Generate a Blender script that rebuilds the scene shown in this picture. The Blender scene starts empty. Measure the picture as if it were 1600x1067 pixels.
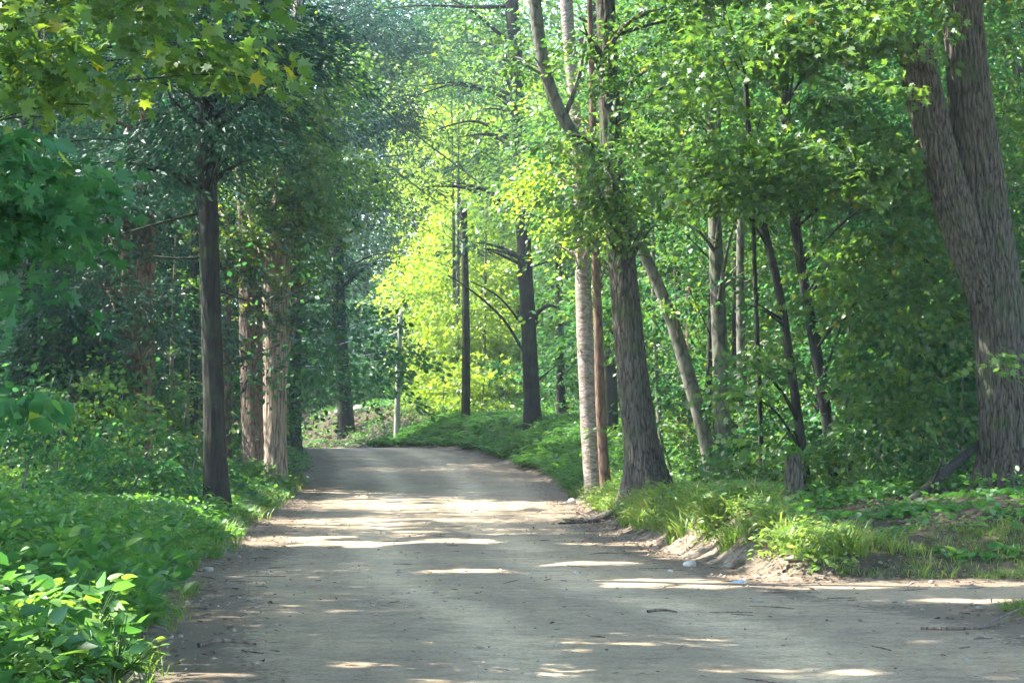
import bpy, math, random
import numpy as np
from math import radians as R_

random.seed(7)
rng = np.random.default_rng(7)
SC = bpy.context.scene
COL = SC.collection

# ------------------------------------------------------------------ camera
F = 3424.0                       # focal length in photo pixels (photo 1600 wide)
CAMZ = 1.6
PITCH = math.atan(147 / F)
cam = bpy.data.objects.new('camera', bpy.data.cameras.new('camera'))
COL.objects.link(cam)
cam.data.sensor_width = 36.0
cam.data.lens = 36.0 * F / 1600.0
cam.location = (0, 0, CAMZ)
cam.rotation_euler = (math.pi / 2 + PITCH, 0, 0)
cam.data.clip_end = 2000
SC.camera = cam

# ------------------------------------------------------------------ light
SUN = np.array([-0.64, 0.13, 0.86]); SUN /= np.linalg.norm(SUN)     # towards the sun
elev = math.asin(SUN[2]); azim = math.atan2(SUN[0], SUN[1])
world = bpy.data.worlds.new('World'); SC.world = world
world.use_nodes = True
wn = world.node_tree
bg = wn.nodes['Background']
sky = wn.nodes.new('ShaderNodeTexSky'); sky.sky_type = 'NISHITA'; sky.sun_disc = False
sky.sun_elevation = elev; sky.sun_rotation = azim
wn.links.new(sky.outputs[0], bg.inputs[0]); bg.inputs[1].default_value = 0.15
sl = bpy.data.lights.new('sun', 'SUN'); sl.energy = 3.3; sl.angle = R_(0.5); sl.color = (1.0, 0.94, 0.82)
so = bpy.data.objects.new('sun', sl); COL.objects.link(so)
from mathutils import Vector
so.rotation_euler = Vector((float(SUN[0]), float(SUN[1]), float(SUN[2]))).to_track_quat('Z', 'Y').to_euler()
so.location = (-20, 0, 40)
SC.view_settings.view_transform = 'Standard'
SC.view_settings.look = 'None'
SC.view_settings.gamma = 1
SC.view_settings.exposure = 3.15
cy = SC.cycles
cy.max_bounces = 7; cy.diffuse_bounces = 5; cy.glossy_bounces = 2; cy.transmission_bounces = 5
cy.transparent_max_bounces = 4; cy.volume_bounces = 1
cy.use_adaptive_sampling = True; cy.adaptive_threshold = 0.02
cy.use_denoising = True
cy.sample_clamp_indirect = 6.0
cy.caustics_reflective = False; cy.caustics_refractive = False

# ------------------------------------------------------------------ helpers
def at(px, py, d):
    u = (px - 800) / F; v = (533.5 - py) / F
    y = math.cos(PITCH) - v * math.sin(PITCH); z = math.sin(PITCH) + v * math.cos(PITCH)
    k = d / y
    return np.array([u * k, d, CAMZ + z * k])

def sstep(a, b, x):
    t = np.clip((x - a) / (b - a), 0, 1); return t * t * (3 - 2 * t)

_perm = np.random.default_rng(3).random((64, 64, 8))
def vnoise(x, y, z=0.0):
    x = np.asarray(x, float); y = np.asarray(y, float); z = np.asarray(z, float) + 0 * x
    xi = np.floor(x).astype(int); yi = np.floor(y).astype(int); zi = np.floor(z).astype(int)
    fx = x - xi; fy = y - yi; fz = z - zi
    fx = fx * fx * (3 - 2 * fx); fy = fy * fy * (3 - 2 * fy); fz = fz * fz * (3 - 2 * fz)
    def g(a, b, c): return _perm[(xi + a) % 64, (yi + b) % 64, (zi + c) % 8]
    r = 0
    for a in (0, 1):
        for b in (0, 1):
            for c in (0, 1):
                r = r + g(a, b, c) * (fx if a else 1 - fx) * (fy if b else 1 - fy) * (fz if c else 1 - fz)
    return r
def fbm(x, y, o=3, z=0.0):
    s = 0; a = 0.5; n = 0
    for i in range(o):
        s = s + a * vnoise(x * 2 ** i + 17 * i, y * 2 ** i + 5 * i, z); n += a; a *= .5
    return s / n

def tag(o, label=None, cat=None, group=None, kind=None):
    if label: o['label'] = label
    if cat: o['category'] = cat
    if group: o['group'] = group
    if kind: o['kind'] = kind
    return o

def empty(name, loc, label=None, cat=None, group=None):
    o = bpy.data.objects.new(name, None); COL.objects.link(o)
    o.location = [float(v) for v in loc]; o.empty_display_size = 0.2
    return tag(o, label, cat, group)

def mesh_np(name, V, faces_sizes, loops, mat, parent=None, smooth=False, fattr=None, vattr=None):
    """V (n,3), loops flat array, faces_sizes int (uniform size) or array"""
    V = np.asarray(V, np.float32); loops = np.asarray(loops, np.int32)
    me = bpy.data.meshes.new(name)
    nf = len(loops) // faces_sizes if np.isscalar(faces_sizes) else len(faces_sizes)
    sizes = np.full(nf, faces_sizes, np.int32) if np.isscalar(faces_sizes) else np.asarray(faces_sizes, np.int32)
    off = Vector((0, 0, 0))
    if parent is not None:
        V = V - np.array(parent.location, np.float32)
    me.vertices.add(len(V)); me.vertices.foreach_set('co', V.ravel())
    me.loops.add(len(loops)); me.loops.foreach_set('vertex_index', loops)
    me.polygons.add(nf)
    st = np.zeros(nf, np.int32); st[1:] = np.cumsum(sizes)[:-1]
    me.polygons.foreach_set('loop_start', st)
    if smooth: me.polygons.foreach_set('use_smooth', np.ones(nf, bool))
    me.update(calc_edges=True)
    for k, a in (fattr or {}).items():
        at_ = me.attributes.new(k, 'FLOAT', 'FACE'); at_.data.foreach_set('value', np.asarray(a, np.float32))
    for k, a in (vattr or {}).items():
        at_ = me.attributes.new(k, 'FLOAT', 'POINT'); at_.data.foreach_set('value', np.asarray(a, np.float32))
    me.materials.append(mat)
    o = bpy.data.objects.new(name, me); COL.objects.link(o)
    if parent is not None: o.parent = parent
    return o

# ------------------------------------------------------------------ materials
def newmat(name):
    m = bpy.data.materials.new(name); m.use_nodes = True
    nt = m.node_tree; nt.nodes.clear()
    out = nt.nodes.new('ShaderNodeOutputMaterial')
    return m, nt, out
def N(nt, t, **kw):
    n = nt.nodes.new(t)
    for k, v in kw.items(): setattr(n, k, v)
    return n
def ramp(nt, fac, stops):
    r = N(nt, 'ShaderNodeValToRGB'); e = r.color_ramp.elements
    while len(e) < len(stops): e.new(0.5)
    for i, (p, c) in enumerate(stops):
        e[i].position = p; e[i].color = (c[0], c[1], c[2], 1)
    nt.links.new(fac, r.inputs[0]); return r

def leaf_mat(name, dark, mid, light, trans=0.45, tcol=1.0, gloss=0.03, rough=0.45):
    m, nt, out = newmat(name)
    a = N(nt, 'ShaderNodeAttribute', attribute_name='tint')
    r = ramp(nt, a.outputs['Fac'], [(0.0, dark), (0.5, mid), (0.93, light), (0.985, (light[0] * 1.9, light[1] * 1.25, light[2]))])
    d = N(nt, 'ShaderNodeBsdfDiffuse'); t = N(nt, 'ShaderNodeBsdfTranslucent')
    hsv = N(nt, 'ShaderNodeHueSaturation'); hsv.inputs['Hue'].default_value = 0.487
    hsv.inputs['Saturation'].default_value = 1.1; hsv.inputs['Value'].default_value = 2.3 * tcol
    L = nt.links.new
    L(r.outputs[0], d.inputs[0]); L(r.outputs[0], hsv.inputs['Color']); L(hsv.outputs[0], t.inputs[0])
    mx = N(nt, 'ShaderNodeMixShader'); mx.inputs[0].default_value = trans
    L(d.outputs[0], mx.inputs[1]); L(t.outputs[0], mx.inputs[2])
    g = N(nt, 'ShaderNodeBsdfGlossy'); g.inputs['Roughness'].default_value = rough; g.inputs[0].default_value = (.9, .95, 1, 1)
    mg = N(nt, 'ShaderNodeMixShader'); mg.inputs[0].default_value = gloss
    L(mx.outputs[0], mg.inputs[1]); L(g.outputs[0], mg.inputs[2]); L(mg.outputs[0], out.inputs[0])
    return m

M = {}
M['maple'] = leaf_mat('maple_leaf', (.030, .085, .022), (.066, .135, .026), (.135, .195, .028))
M['shade'] = leaf_mat('understory_leaf', (.022, .080, .030), (.040, .120, .034), (.080, .170, .036), trans=.42, gloss=.015)
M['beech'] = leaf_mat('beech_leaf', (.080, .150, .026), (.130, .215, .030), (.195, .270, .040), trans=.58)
M['hemlock'] = leaf_mat('hemlock_needle', (.012, .045, .028), (.020, .065, .036), (.045, .100, .042), trans=.2)
M['pine'] = leaf_mat('pine_needle', (.022, .070, .034), (.045, .110, .044), (.10, .17, .06), trans=.35)
M['herb'] = leaf_mat('herb_leaf', (.034, .112, .026), (.066, .168, .032), (.130, .220, .038), trans=.42, gloss=.035)
M['fern'] = leaf_mat('fern_frond', (.030, .100, .020), (.055, .145, .024), (.090, .185, .028), trans=.42)
M['grassy'] = leaf_mat('grass_blade', (.050, .110, .022), (.095, .165, .030), (.17, .20, .06), trans=.42)
M['litter'] = leaf_mat('dead_leaf', (.060, .040, .026), (.120, .088, .062), (.230, .180, .135), trans=.2, gloss=.04)

def bark_mat(name, dark, light, moss=(.05, .085, .03), mossamt=.3, zs=.12, sc=14, bump=.5, patch=None, patchamt=.22):
    m, nt, out = newmat(name); L = nt.links.new
    tc = N(nt, 'ShaderNodeTexCoord'); mp = N(nt, 'ShaderNodeMapping'); mp.inputs['Scale'].default_value = (1, 1, zs)
    L(tc.outputs['Object'], mp.inputs[0])
    n1 = N(nt, 'ShaderNodeTexNoise'); n1.inputs['Scale'].default_value = sc; n1.inputs['Detail'].default_value = 6; n1.inputs['Roughness'].default_value = .65
    L(mp.outputs[0], n1.inputs['Vector'])
    vo = N(nt, 'ShaderNodeTexVoronoi', feature='DISTANCE_TO_EDGE'); vo.inputs['Scale'].default_value = sc * .8
    L(mp.outputs[0], vo.inputs['Vector'])
    mm = N(nt, 'ShaderNodeMath', operation='MULTIPLY_ADD'); mm.inputs[1].default_value = 1.1
    L(vo.outputs['Distance'], mm.inputs[0]); L(n1.outputs[0], mm.inputs[2])
    r = ramp(nt, mm.outputs[0], [(.42, dark), (.56, [(a + b) / 2 for a, b in zip(dark, light)]), (.76, light)])
    n2 = N(nt, 'ShaderNodeTexNoise'); n2.inputs['Scale'].default_value = 1.7; n2.inputs['Detail'].default_value = 5
    L(tc.outputs['Object'], n2.inputs['Vector'])
    mr = ramp(nt, n2.outputs[0], [(.5, (0, 0, 0)), (.68, (mossamt,) * 3)])
    mx = N(nt, 'ShaderNodeMixRGB'); L(mr.outputs[0], mx.inputs[0]); L(r.outputs[0], mx.inputs[1]); mx.inputs[2].default_value = (*moss, 1)
    col = mx.outputs[0]
    n3 = N(nt, 'ShaderNodeTexNoise'); n3.inputs['Scale'].default_value = 5.5; n3.inputs['Detail'].default_value = 4
    L(tc.outputs['Object'], n3.inputs['Vector'])
    pr = ramp(nt, n3.outputs[0], [(.60, (0, 0, 0)), (.72, (patchamt,) * 3)])
    mx2 = N(nt, 'ShaderNodeMixRGB'); L(pr.outputs[0], mx2.inputs[0]); L(col, mx2.inputs[1])
    pc = patch or [min(.5, c * 1.5 + .03) for c in light]
    mx2.inputs[2].default_value = (*pc, 1)
    b = N(nt, 'ShaderNodeBsdfPrincipled'); L(mx2.outputs[0], b.inputs['Base Color']); b.inputs['Roughness'].default_value = .92
    b.inputs['Specular IOR Level'].default_value = .25
    bp = N(nt, 'ShaderNodeBump'); bp.inputs['Strength'].default_value = bump; bp.inputs['Distance'].default_value = .04
    L(mm.outputs[0], bp.inputs['Height']); L(bp.outputs[0], b.inputs['Normal'])
    L(b.outputs[0], out.inputs[0]); return m
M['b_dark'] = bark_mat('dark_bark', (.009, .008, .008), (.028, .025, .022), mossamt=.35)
M['b_maple'] = bark_mat('maple_bark', (.014, .012, .010), (.112, .098, .082), mossamt=.5, zs=.16, sc=24, bump=1.0)
M['b_stem'] = bark_mat('old_stem_bark', (.010, .010, .009), (.115, .098, .080), mossamt=.6, zs=.2, sc=20, bump=1.0, patch=(.02, .018, .015), patchamt=.8)
M['b_twin'] = bark_mat('twin_maple_bark', (.040, .030, .025), (.23, .175, .145), mossamt=.3, zs=.16, sc=22, bump=1.0)
M['b_pale'] = bark_mat('pale_maple_bark', (.075, .058, .045), (.36, .285, .23), mossamt=.15, bump=.8)
M['b_birch'] = bark_mat('birch_bark', (.11, .085, .075), (.31, .27, .24), mossamt=.25, zs=2.5, sc=7, bump=.35, patch=(.44, .41, .38), patchamt=.6)
M['b_brown'] = bark_mat('brown_bark', (.040, .025, .019), (.165, .102, .074), mossamt=.15, zs=.3, sc=9)
M['b_grey'] = bark_mat('grey_bark', (.045, .045, .038), (.15, .145, .12), mossamt=.55, zs=.5, sc=8, bump=.3)
M['b_pole'] = bark_mat('pole_wood', (.012, .012, .008), (.040, .038, .022), mossamt=.55, zs=.03, sc=30, bump=.3)
M['b_farpole'] = bark_mat('weathered_pole_wood', (.20, .20, .17), (.36, .36, .31), mossamt=.1, zs=.03, sc=30, bump=.2)
M['b_twig'] = bark_mat('twig_bark', (.05, .036, .03), (.20, .15, .12), mossamt=.1, sc=20)

def simple_mat(name, col, rough=.8, metal=0, var=.25, scale=12):
    m, nt, out = newmat(name); L = nt.links.new
    tc = N(nt, 'ShaderNodeTexCoord'); n = N(nt, 'ShaderNodeTexNoise'); n.inputs['Scale'].default_value = scale; n.inputs['Detail'].default_value = 5
    L(tc.outputs['Object'], n.inputs['Vector'])
    r = ramp(nt, n.outputs[0], [(.3, [c * (1 - var) for c in col]), (.7, [min(1, c * (1 + var)) for c in col])])
    b = N(nt, 'ShaderNodeBsdfPrincipled'); L(r.outputs[0], b.inputs['Base Color']); b.inputs['Roughness'].default_value = rough; b.inputs['Metallic'].default_value = metal
    bp = N(nt, 'ShaderNodeBump'); bp.inputs['Strength'].default_value = .4; bp.inputs['Distance'].default_value = .02
    L(n.outputs[0], bp.inputs['Height']); L(bp.outputs[0], b.inputs['Normal'])
    L(b.outputs[0], out.inputs[0]); return m
M['stone'] = simple_mat('field_stone', (.24, .205, .165))
M['palestone'] = simple_mat('pale_stone', (.48, .44, .39))
M['wire'] = simple_mat('wire_rubber', (.05, .05, .05), .5)
M['wire_bright'] = simple_mat('aluminium_wire', (.62, .62, .60), .4, .3)
M['porcelain'] = simple_mat('insulator_porcelain', (.45, .43, .40), .3)
M['steel'] = simple_mat('galvanised_steel', (.40, .42, .42), .5, .6)
M['blue'] = simple_mat('blue_plastic', (.22, .42, .72), .4, 0, .1)

def ground_mat(name, road):
    m, nt, out = newmat(name); L = nt.links.new
    tc = N(nt, 'ShaderNodeTexCoord')
    def noise(s, d=6, rg=.6, src=None):
        n = N(nt, 'ShaderNodeTexNoise'); n.inputs['Scale'].default_value = s; n.inputs['Detail'].default_value = d; n.inputs['Roughness'].default_value = rg
        L(src or tc.outputs['Object'], n.inputs['Vector']); return n
    big = noise(.55, 4); mid = noise(4.5, 6, .7); fine = noise(26, 7, .85)
    b = N(nt, 'ShaderNodeBsdfPrincipled'); b.inputs['Roughness'].default_value = .95; b.inputs['Specular IOR Level'].default_value = .2
    if road:
        r = ramp(nt, mid.outputs[0], [(.28, (.32, .245, .170)), (.5, (.465, .365, .258)), (.75, (.57, .46, .335))])
        rb = ramp(nt, big.outputs[0], [(.35, (.80, .80, .82)), (.65, (1.1, 1.08, 1.03))])
        mu = N(nt, 'ShaderNodeMixRGB', blend_type='MULTIPLY'); mu.inputs[0].default_value = 1
        L(r.outputs[0], mu.inputs[1]); L(rb.outputs[0], mu.inputs[2])
        tr = N(nt, 'ShaderNodeAttribute', attribute_name='track'); tn = noise(1.4, 5, .7)
        tm = N(nt, 'ShaderNodeMath', operation='MULTIPLY'); L(tr.outputs['Fac'], tm.inputs[0]); L(tn.outputs[0], tm.inputs[1])
        tr2 = ramp(nt, tm.outputs[0], [(.12, (.76, .755, .75)), (.52, (1.2, 1.19, 1.17))])
        mt = N(nt, 'ShaderNodeMixRGB', blend_type='MULTIPLY'); mt.inputs[0].default_value = 1
        L(mu.outputs[0], mt.inputs[1]); L(tr2.outputs[0], mt.inputs[2]); mu = mt
        rf = ramp(nt, fine.outputs[0], [(.34, (.38, .36, .33)), (.50, (1, 1, 1)), (.70, (1.4, 1.37, 1.33))])
        mu2 = N(nt, 'ShaderNodeMixRGB', blend_type='MULTIPLY'); mu2.inputs[0].default_value = .8
        L(mu.outputs[0], mu2.inputs[1]); L(rf.outputs[0], mu2.inputs[2])
        # loose dark debris towards the edges of the track
        e = N(nt, 'ShaderNodeAttribute', attribute_name='edge')
        dmap = N(nt, 'ShaderNodeMapping'); dmap.inputs['Scale'].default_value = (1, .55, 1); L(tc.outputs['Object'], dmap.inputs[0]); deb = noise(7, 9, .85, dmap.outputs[0])
        ad = N(nt, 'ShaderNodeMath', operation='MULTIPLY_ADD'); ad.inputs[1].default_value = .36
        L(e.outputs['Fac'], ad.inputs[0]); L(deb.outputs[0], ad.inputs[2])
        dr = ramp(nt, ad.outputs[0], [(.60, (0, 0, 0)), (.72, (.8,) * 3)])
        mx = N(nt, 'ShaderNodeMixRGB'); L(dr.outputs[0], mx.inputs[0]); L(mu2.outputs[0], mx.inputs[1]); mx.inputs[2].default_value = (.135, .105, .078, 1)
        L(mx.outputs[0], b.inputs['Base Color'])
    else:
        e = N(nt, 'ShaderNodeAttribute', attribute_name='bare')
        r = ramp(nt, mid.outputs[0], [(.3, (.030, .026, .018)), (.5, (.065, .055, .036)), (.72, (.12, .095, .065))])
        r2 = ramp(nt, mid.outputs[0], [(.3, (.055, .042, .03)), (.47, (.15, .115, .085)), (.70, (.36, .29, .23))])
        mx = N(nt, 'ShaderNodeMixRGB'); L(e.outputs['Fac'], mx.inputs[0]); L(r.outputs[0], mx.inputs[1]); L(r2.outputs[0], mx.inputs[2])
        L(mx.outputs[0], b.inputs['Base Color'])
    sm = N(nt, 'ShaderNodeMath', operation='ADD'); L(mid.outputs[0], sm.inputs[0])
    s2 = N(nt, 'ShaderNodeMath', operation='MULTIPLY'); s2.inputs[1].default_value = .5; L(fine.outputs[0], s2.inputs[0]); L(s2.outputs[0], sm.inputs[1])
    bp = N(nt, 'ShaderNodeBump'); bp.inputs['Strength'].default_value = .8; bp.inputs['Distance'].default_value = .06
    L(sm.outputs[0], bp.inputs['Height']); L(bp.outputs[0], b.inputs['Normal'])
    L(b.outputs[0], out.inputs[0]); return m
M['road'] = ground_mat('gravel_dirt', True)
M['soil'] = ground_mat('forest_soil', False)

# ------------------------------------------------------------------ terrain
LY = [0, 12, 14.4, 17, 21, 25, 28, 31, 34, 45, 60, 72, 85, 95, 105, 115, 140]
LX = [-2.1, -2.2, -2.33, -2.7, -3.1, -3.75, -3.7, -3.75, -4.15, -4.9, -5.6, -6.4, -7.9, -11, -16, -24, -50]
RY = [0, 18, 20, 22, 24.9, 27, 29.6, 36.5, 50, 60, 70, 80, 85, 92, 100, 115, 140]
RX = [4.7, 4.6, 4.2, 3.3, 2.9, 2.45, 2.12, 1.7, 1.45, 1.2, 0.0, -1.8, -2.9, -5.5, -9.5, -17, -40]
def edgeL(y): return np.interp(y, LY, LX)
def edgeR(y): return np.interp(y, RY, RX)
def sdf(x, y):
    m = np.maximum(edgeL(y) - x, x - edgeR(y))
    s = np.maximum(np.abs(y - 22.25 - .03 * (x - 4)) - 1.95, 2.4 - x)
    return np.minimum(m, s) + .35 * (fbm(x * 1.1 + 3, y * .8, 3) - .5)
def zroad(y):
    return 1.12 * sstep(48, 88, y) - .9 * sstep(89, 112, y)
def ground(x, y, raw=False):
    x = np.asarray(x, float); y = np.asarray(y, float)
    s = sdf(x, y)
    right = x > (edgeL(y) + edgeR(y)) / 2
    Br = np.interp(y, [0, 19, 20.5, 24, 25, 30, 37, 45, 55, 62, 70, 86, 92, 105], [.1, .15, .12, .45, .62, .55, .42, .36, .40, .55, 1.0, .85, 1.1, 2.3])
    Wr = np.interp(y, [0, 24, 30, 55, 65, 86, 100], [.8, .9, .9, 1.0, 2.0, 2.1, 5])
    Bl = np.interp(y, [0, 30, 60, 85, 110], [.12, .12, .25, .35, .4]); Wl = 1.0
    # land right of the side track rises away from it
    B = np.where(right, Br, Bl); W = np.where(right, Wr, Wl)
    W = W + np.where(right & (y > 23) & (y < 40), 4.2 * sstep(3.0, 4.6, x), 0)
    so_ = np.maximum(s, 0)
    h = zroad(y) + B * sstep(0, 1, so_ / W) + np.where(right, .035, .035) * np.minimum(so_, 30)
    h = h + np.where(y > 108, 1.5 * sstep(108, 122, y) * (s > 0), 0)
    h = h + sstep(0, .5, so_) * .07 * (fbm(x * 5, y * 5, 3, 2.5) - .5) + sstep(0, .8, so_) * .14 * (fbm(x * .9, y * .9, 3, 1.5) - .5) + .014 * sstep(-.2, .1, s)
    h = h + .05 * (fbm(x * .35 + 9, y * .35, 2) - .5) * sstep(8, 12, y)
    if raw: return h
    return h - .06 * (1 - sstep(-.12, 0.0, s))
def road_h(x, y):
    h = zroad(y) + .05 * (fbm(x * .35 + 9, y * .35, 2) - .5) * sstep(8, 12, y)
    c = (edgeL(y) + edgeR(y)) / 2
    rut = -.018 * np.exp(-((np.abs(x - c) - .85) / .35) ** 2)
    return h + rut + .016 * (fbm(x * 2.2, y * 2.2, 3) - .5)
def grid(xs, ys, fn):
    X, Y = np.meshgrid(xs, ys); Z = fn(X, Y)
    V = np.stack([X, Y, Z], -1).reshape(-1, 3)
    nx = len(xs); ny = len(ys)
    i = (np.arange(ny - 1)[:, None] * nx + np.arange(nx - 1)[None]).ravel()
    Q = np.stack([i, i + 1, i + nx + 1, i + nx], 1)
    return V, Q
xs = np.unique(np.concatenate([-np.geomspace(12, 400, 30), np.arange(-12, 16, .16), np.geomspace(16, 400, 30)]))
ys = np.unique(np.concatenate([np.linspace(-60, 5, 12), np.arange(5, 40, .16), np.arange(40, 95, .35), np.arange(95, 130, 1.0), np.geomspace(130, 600, 20)]))
V, Q = grid(xs, ys, ground)
s = sdf(V[:, 0], V[:, 1])
bare = (1 - sstep(.05, .6, s + .9 * (fbm(V[:, 0] * 1.6, V[:, 1] * 1.2, 3) - .5))) * np.where(V[:, 1] > 90, .1, 1)
gr = mesh_np('forest_floor', V, 4, Q.ravel(), M['soil'], smooth=True, vattr={'bare': bare}); tag(gr, kind='structure')
xs = np.unique(np.concatenate([np.arange(-60, -9, .8), np.arange(-9, 17, .13)]))
ys = np.unique(np.concatenate([np.arange(-8, 8, 1.0), np.arange(8, 42, .13), np.arange(42, 140, .5)]))
V, Q = grid(xs, ys, road_h)
s = sdf(V[:, 0], V[:, 1])
keep = (s[Q] < .22).all(1); Q = Q[keep]
used, inv = np.unique(Q, return_inverse=True)
edge = sstep(-1.25, .0, s)
c_ = (edgeL(V[:, 1]) + edgeR(V[:, 1])) / 2
trk = np.exp(-((np.abs(V[:, 0] - c_) - .95 + .25 * (fbm(V[:, 1] * .12, V[:, 1] * 0 + 3, 2) - .5)) / .5) ** 2)
rd = mesh_np('dirt_road', V[used], 4, inv.ravel(), M['road'], smooth=True, vattr={'edge': edge[used], 'track': trk[used]}); tag(rd, kind='structure')

# ------------------------------------------------------------------ where sun reaches
LIT = []   # (centre, radius, strength): gaps cut in the crowns so sun reaches this spot
def lit(px, py, d, r, st=1.0): LIT.append((at(px, py, d), r * (1.25 if d > 90 else 1), st))
for a in [(700, 430, 104, 7, .97), (650, 600, 103, 6, .97), (760, 580, 98, 4, .97), (780, 300, 100, 6, .9), (700, 200, 100, 6, .5), (760, 60, 100, 6, .4), (640, 330, 95, 3, .6),
          (620, 640, 92, .9, 1), (622, 580, 92, .9, 1), (624, 520, 92, .9, 1), (560, 675, 110, .7, 1), (490, 672, 114, .7, .8), (590, 610, 110, 1.5, .9), (520, 510, 92, .8, .8), (480, 620, 118, 1.0, .6), (870, 500, 92, 3.5, .9), (855, 390, 92, 3.5, .9), (900, 600, 88, 2.0, .8), (1000, 500, 75, 2.2, .8), (1060, 430, 72, 2.0, .7), (1100, 200, 43, .6, 1), (1180, 120, 36, .5, 1), (1250, 200, 36, .6, 1), (1350, 120, 34, .6, 1), (1400, 330, 35, .6, .9), (1320, 420, 38, .7, .9), (1150, 330, 40, .6, 1), (1080, 40, 44, .8, 1), (1460, 470, 36, .4, 1), (1240, 60, 36, .6, 1), (620, 560, 108, 4, .9), (840, 430, 98, 4, .7),
          (860, 270, 48, 1.0, 1), (900, 320, 48, .9, 1), (840, 240, 49, .8, 1), (790, 300, 60, 1.0, .8),
          (1225, 830, 26, .75, 1), (1150, 820, 28, .7, 1), (1075, 820, 30, .7, 1), (1050, 850, 30.5, .5, 1), (950, 790, 38, .7, 1), (1225, 880, 25.3, .45, 1),
          (275, 745, 42, 1.0, 1), (250, 775, 36, .7, 1), (385, 740, 47, 1.1, 1), (420, 760, 46, .9, 1), (300, 700, 44, .8, .9), (60, 720, 40, 1.2, .7), (150, 760, 32, .8, .7), (380, 700, 52, .8, 1), (450, 770, 46, .7, 1), (385, 830, 34, .5, 1),
          (436, 420, 57.5, 1.1, 1), (434, 480, 57.5, 1.0, 1), (432, 540, 57.5, 1.0, 1), (430, 600, 57.5, .9, 1), (432, 660, 57.5, .8, 1), (435, 710, 57.5, .7, 1), (380, 400, 57, 1.2, .8), (360, 340, 57, 1.0, .8), (460, 380, 57, 1, .6),
          (60, 930, 14, .65, 1), (140, 890, 15, .55, 1), (60, 850, 17, .4, .8), (110, 980, 13.5, .3, 1), (200, 960, 14, .2, 1), (20, 1000, 12.6, .3, 1),
          (70, 60, 16, .55, .9), (120, 130, 16, .4, .8), (340, 60, 18, .6, .9), (280, 90, 18, .5, .9), (400, 100, 18, .5, .7), (20, 20, 15, .5, .8),
          (220, 295, 40, .7, 1), (290, 330, 44, 1.0, 1), (260, 540, 52, 1.2, .8), (330, 600, 60, 1.5, .7), (50, 680, 50, 1.5, .6), (130, 690, 55, 1.6, .6), (20, 640, 60, 1.6, .6),
          (1210, 590, 40, .7, 1), (1180, 520, 42, .8, .9), (1370, 270, 33, .3, 1), (1300, 110, 32, .4, 1), (1430, 50, 30, .4, 1), (1270, 460, 41, .4, 1), (1180, 640, 41, .6, .7),
          (912, 450, 50, .4, 1), (916, 560, 50, .35, 1), (920, 650, 50, .35, 1), (925, 720, 50, .4, 1), (985, 560, 42, .25, .8), (990, 680, 42, .25, .8),
          (1040, 560, 62, 1.5, .9), (1060, 660, 60, 1.2, .8), (1000, 200, 60, 1.5, .7), (1000, 60, 60, 2, .7), (1080, 400, 60, 1.4, .8), (1560, 100, 45, 1.2, .5),
          (1320, 850, 27, .25, 1), (1580, 870, 25, .4, .6), (1120, 470, 60, 1.5, .6), (1350, 420, 55, 1.2, .8), (1200, 380, 52, 1.2, .8), (1300, 560, 55, 1.2, .7), (1420, 560, 50, .9, .7), (1250, 650, 50, 1.0, .8), (1140, 620, 55, 1.2, .8), (1400, 150, 45, 1.2, .6), (1480, 420, 50, .8, .7), (1360, 660, 48, .8, .7), (560, 130, 60, 1.0, .4), (620, 60, 62, 1.2, .4), (395, 600, 58, .6, .9), (395, 690, 58, .5, .9)]:
    lit(*a)
LC = np.array([l[0] for l in LIT]); LR = np.array([l[1] for l in LIT]); LS = np.array([l[2] for l in LIT])
# dapples on the road: (x, y, half length x, half length y)
def gp(px, py):
    d = 14.0
    for _ in range(60):
        p = at(px, py, d); z = float(road_h(np.array(p[0]), np.array(d)))
        d = d * (CAMZ - z) / max(.2, (CAMZ - p[2])) if p[2] < CAMZ - .05 else d
        d = min(d, 88)
    return at(px, py, d)
DAP = []
for (px, py, wx, wy) in [(580, 1038, 50, 8), (350, 1052, 110, 5), (860, 1052, 60, 6), (1290, 1050, 150, 10), (1110, 1038, 40, 4), (1420, 1003, 90, 4), (810, 950, 40, 3),
                         (690, 1003, 25, 3), (880, 1018, 60, 3), (1080, 912, 150, 9), (1300, 912, 180, 7), (1500, 938, 90, 5), (1560, 912, 80, 5), (1220, 908, 70, 8),
                         (930, 880, 90, 4), (740, 892, 70, 3), (520, 850, 110, 6), (700, 845, 100, 4), (430, 845, 60, 8), (980, 850, 90, 4), (1080, 868, 60, 6),
                         (640, 800, 200, 12), (760, 790, 160, 10), (560, 785, 120, 9), (700, 775, 160, 5), (850, 765, 70, 5), (480, 812, 90, 8), (880, 800, 60, 8), (620, 822, 160, 5),
                         (780, 758, 90, 3), (560, 760, 90, 3), (500, 840, 60, 4), (820, 830, 120, 4), (460, 790, 60, 8), (960, 815, 60, 8), (1010, 835, 60, 6), (610, 768, 90, 4),
                         (520, 698, 60, 2), (640, 727, 40, 2), (700, 712, 30, 2), (1160, 690+212, 60, 6)]:
    c = gp(px, py); a = gp(px, py - wy); b = gp(px, py + wy)
    DAP.append((c[0], c[1], wx * c[1] / F, max(.12, (a[1] - b[1]) / 2)))
DAP = np.array(DAP)
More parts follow.
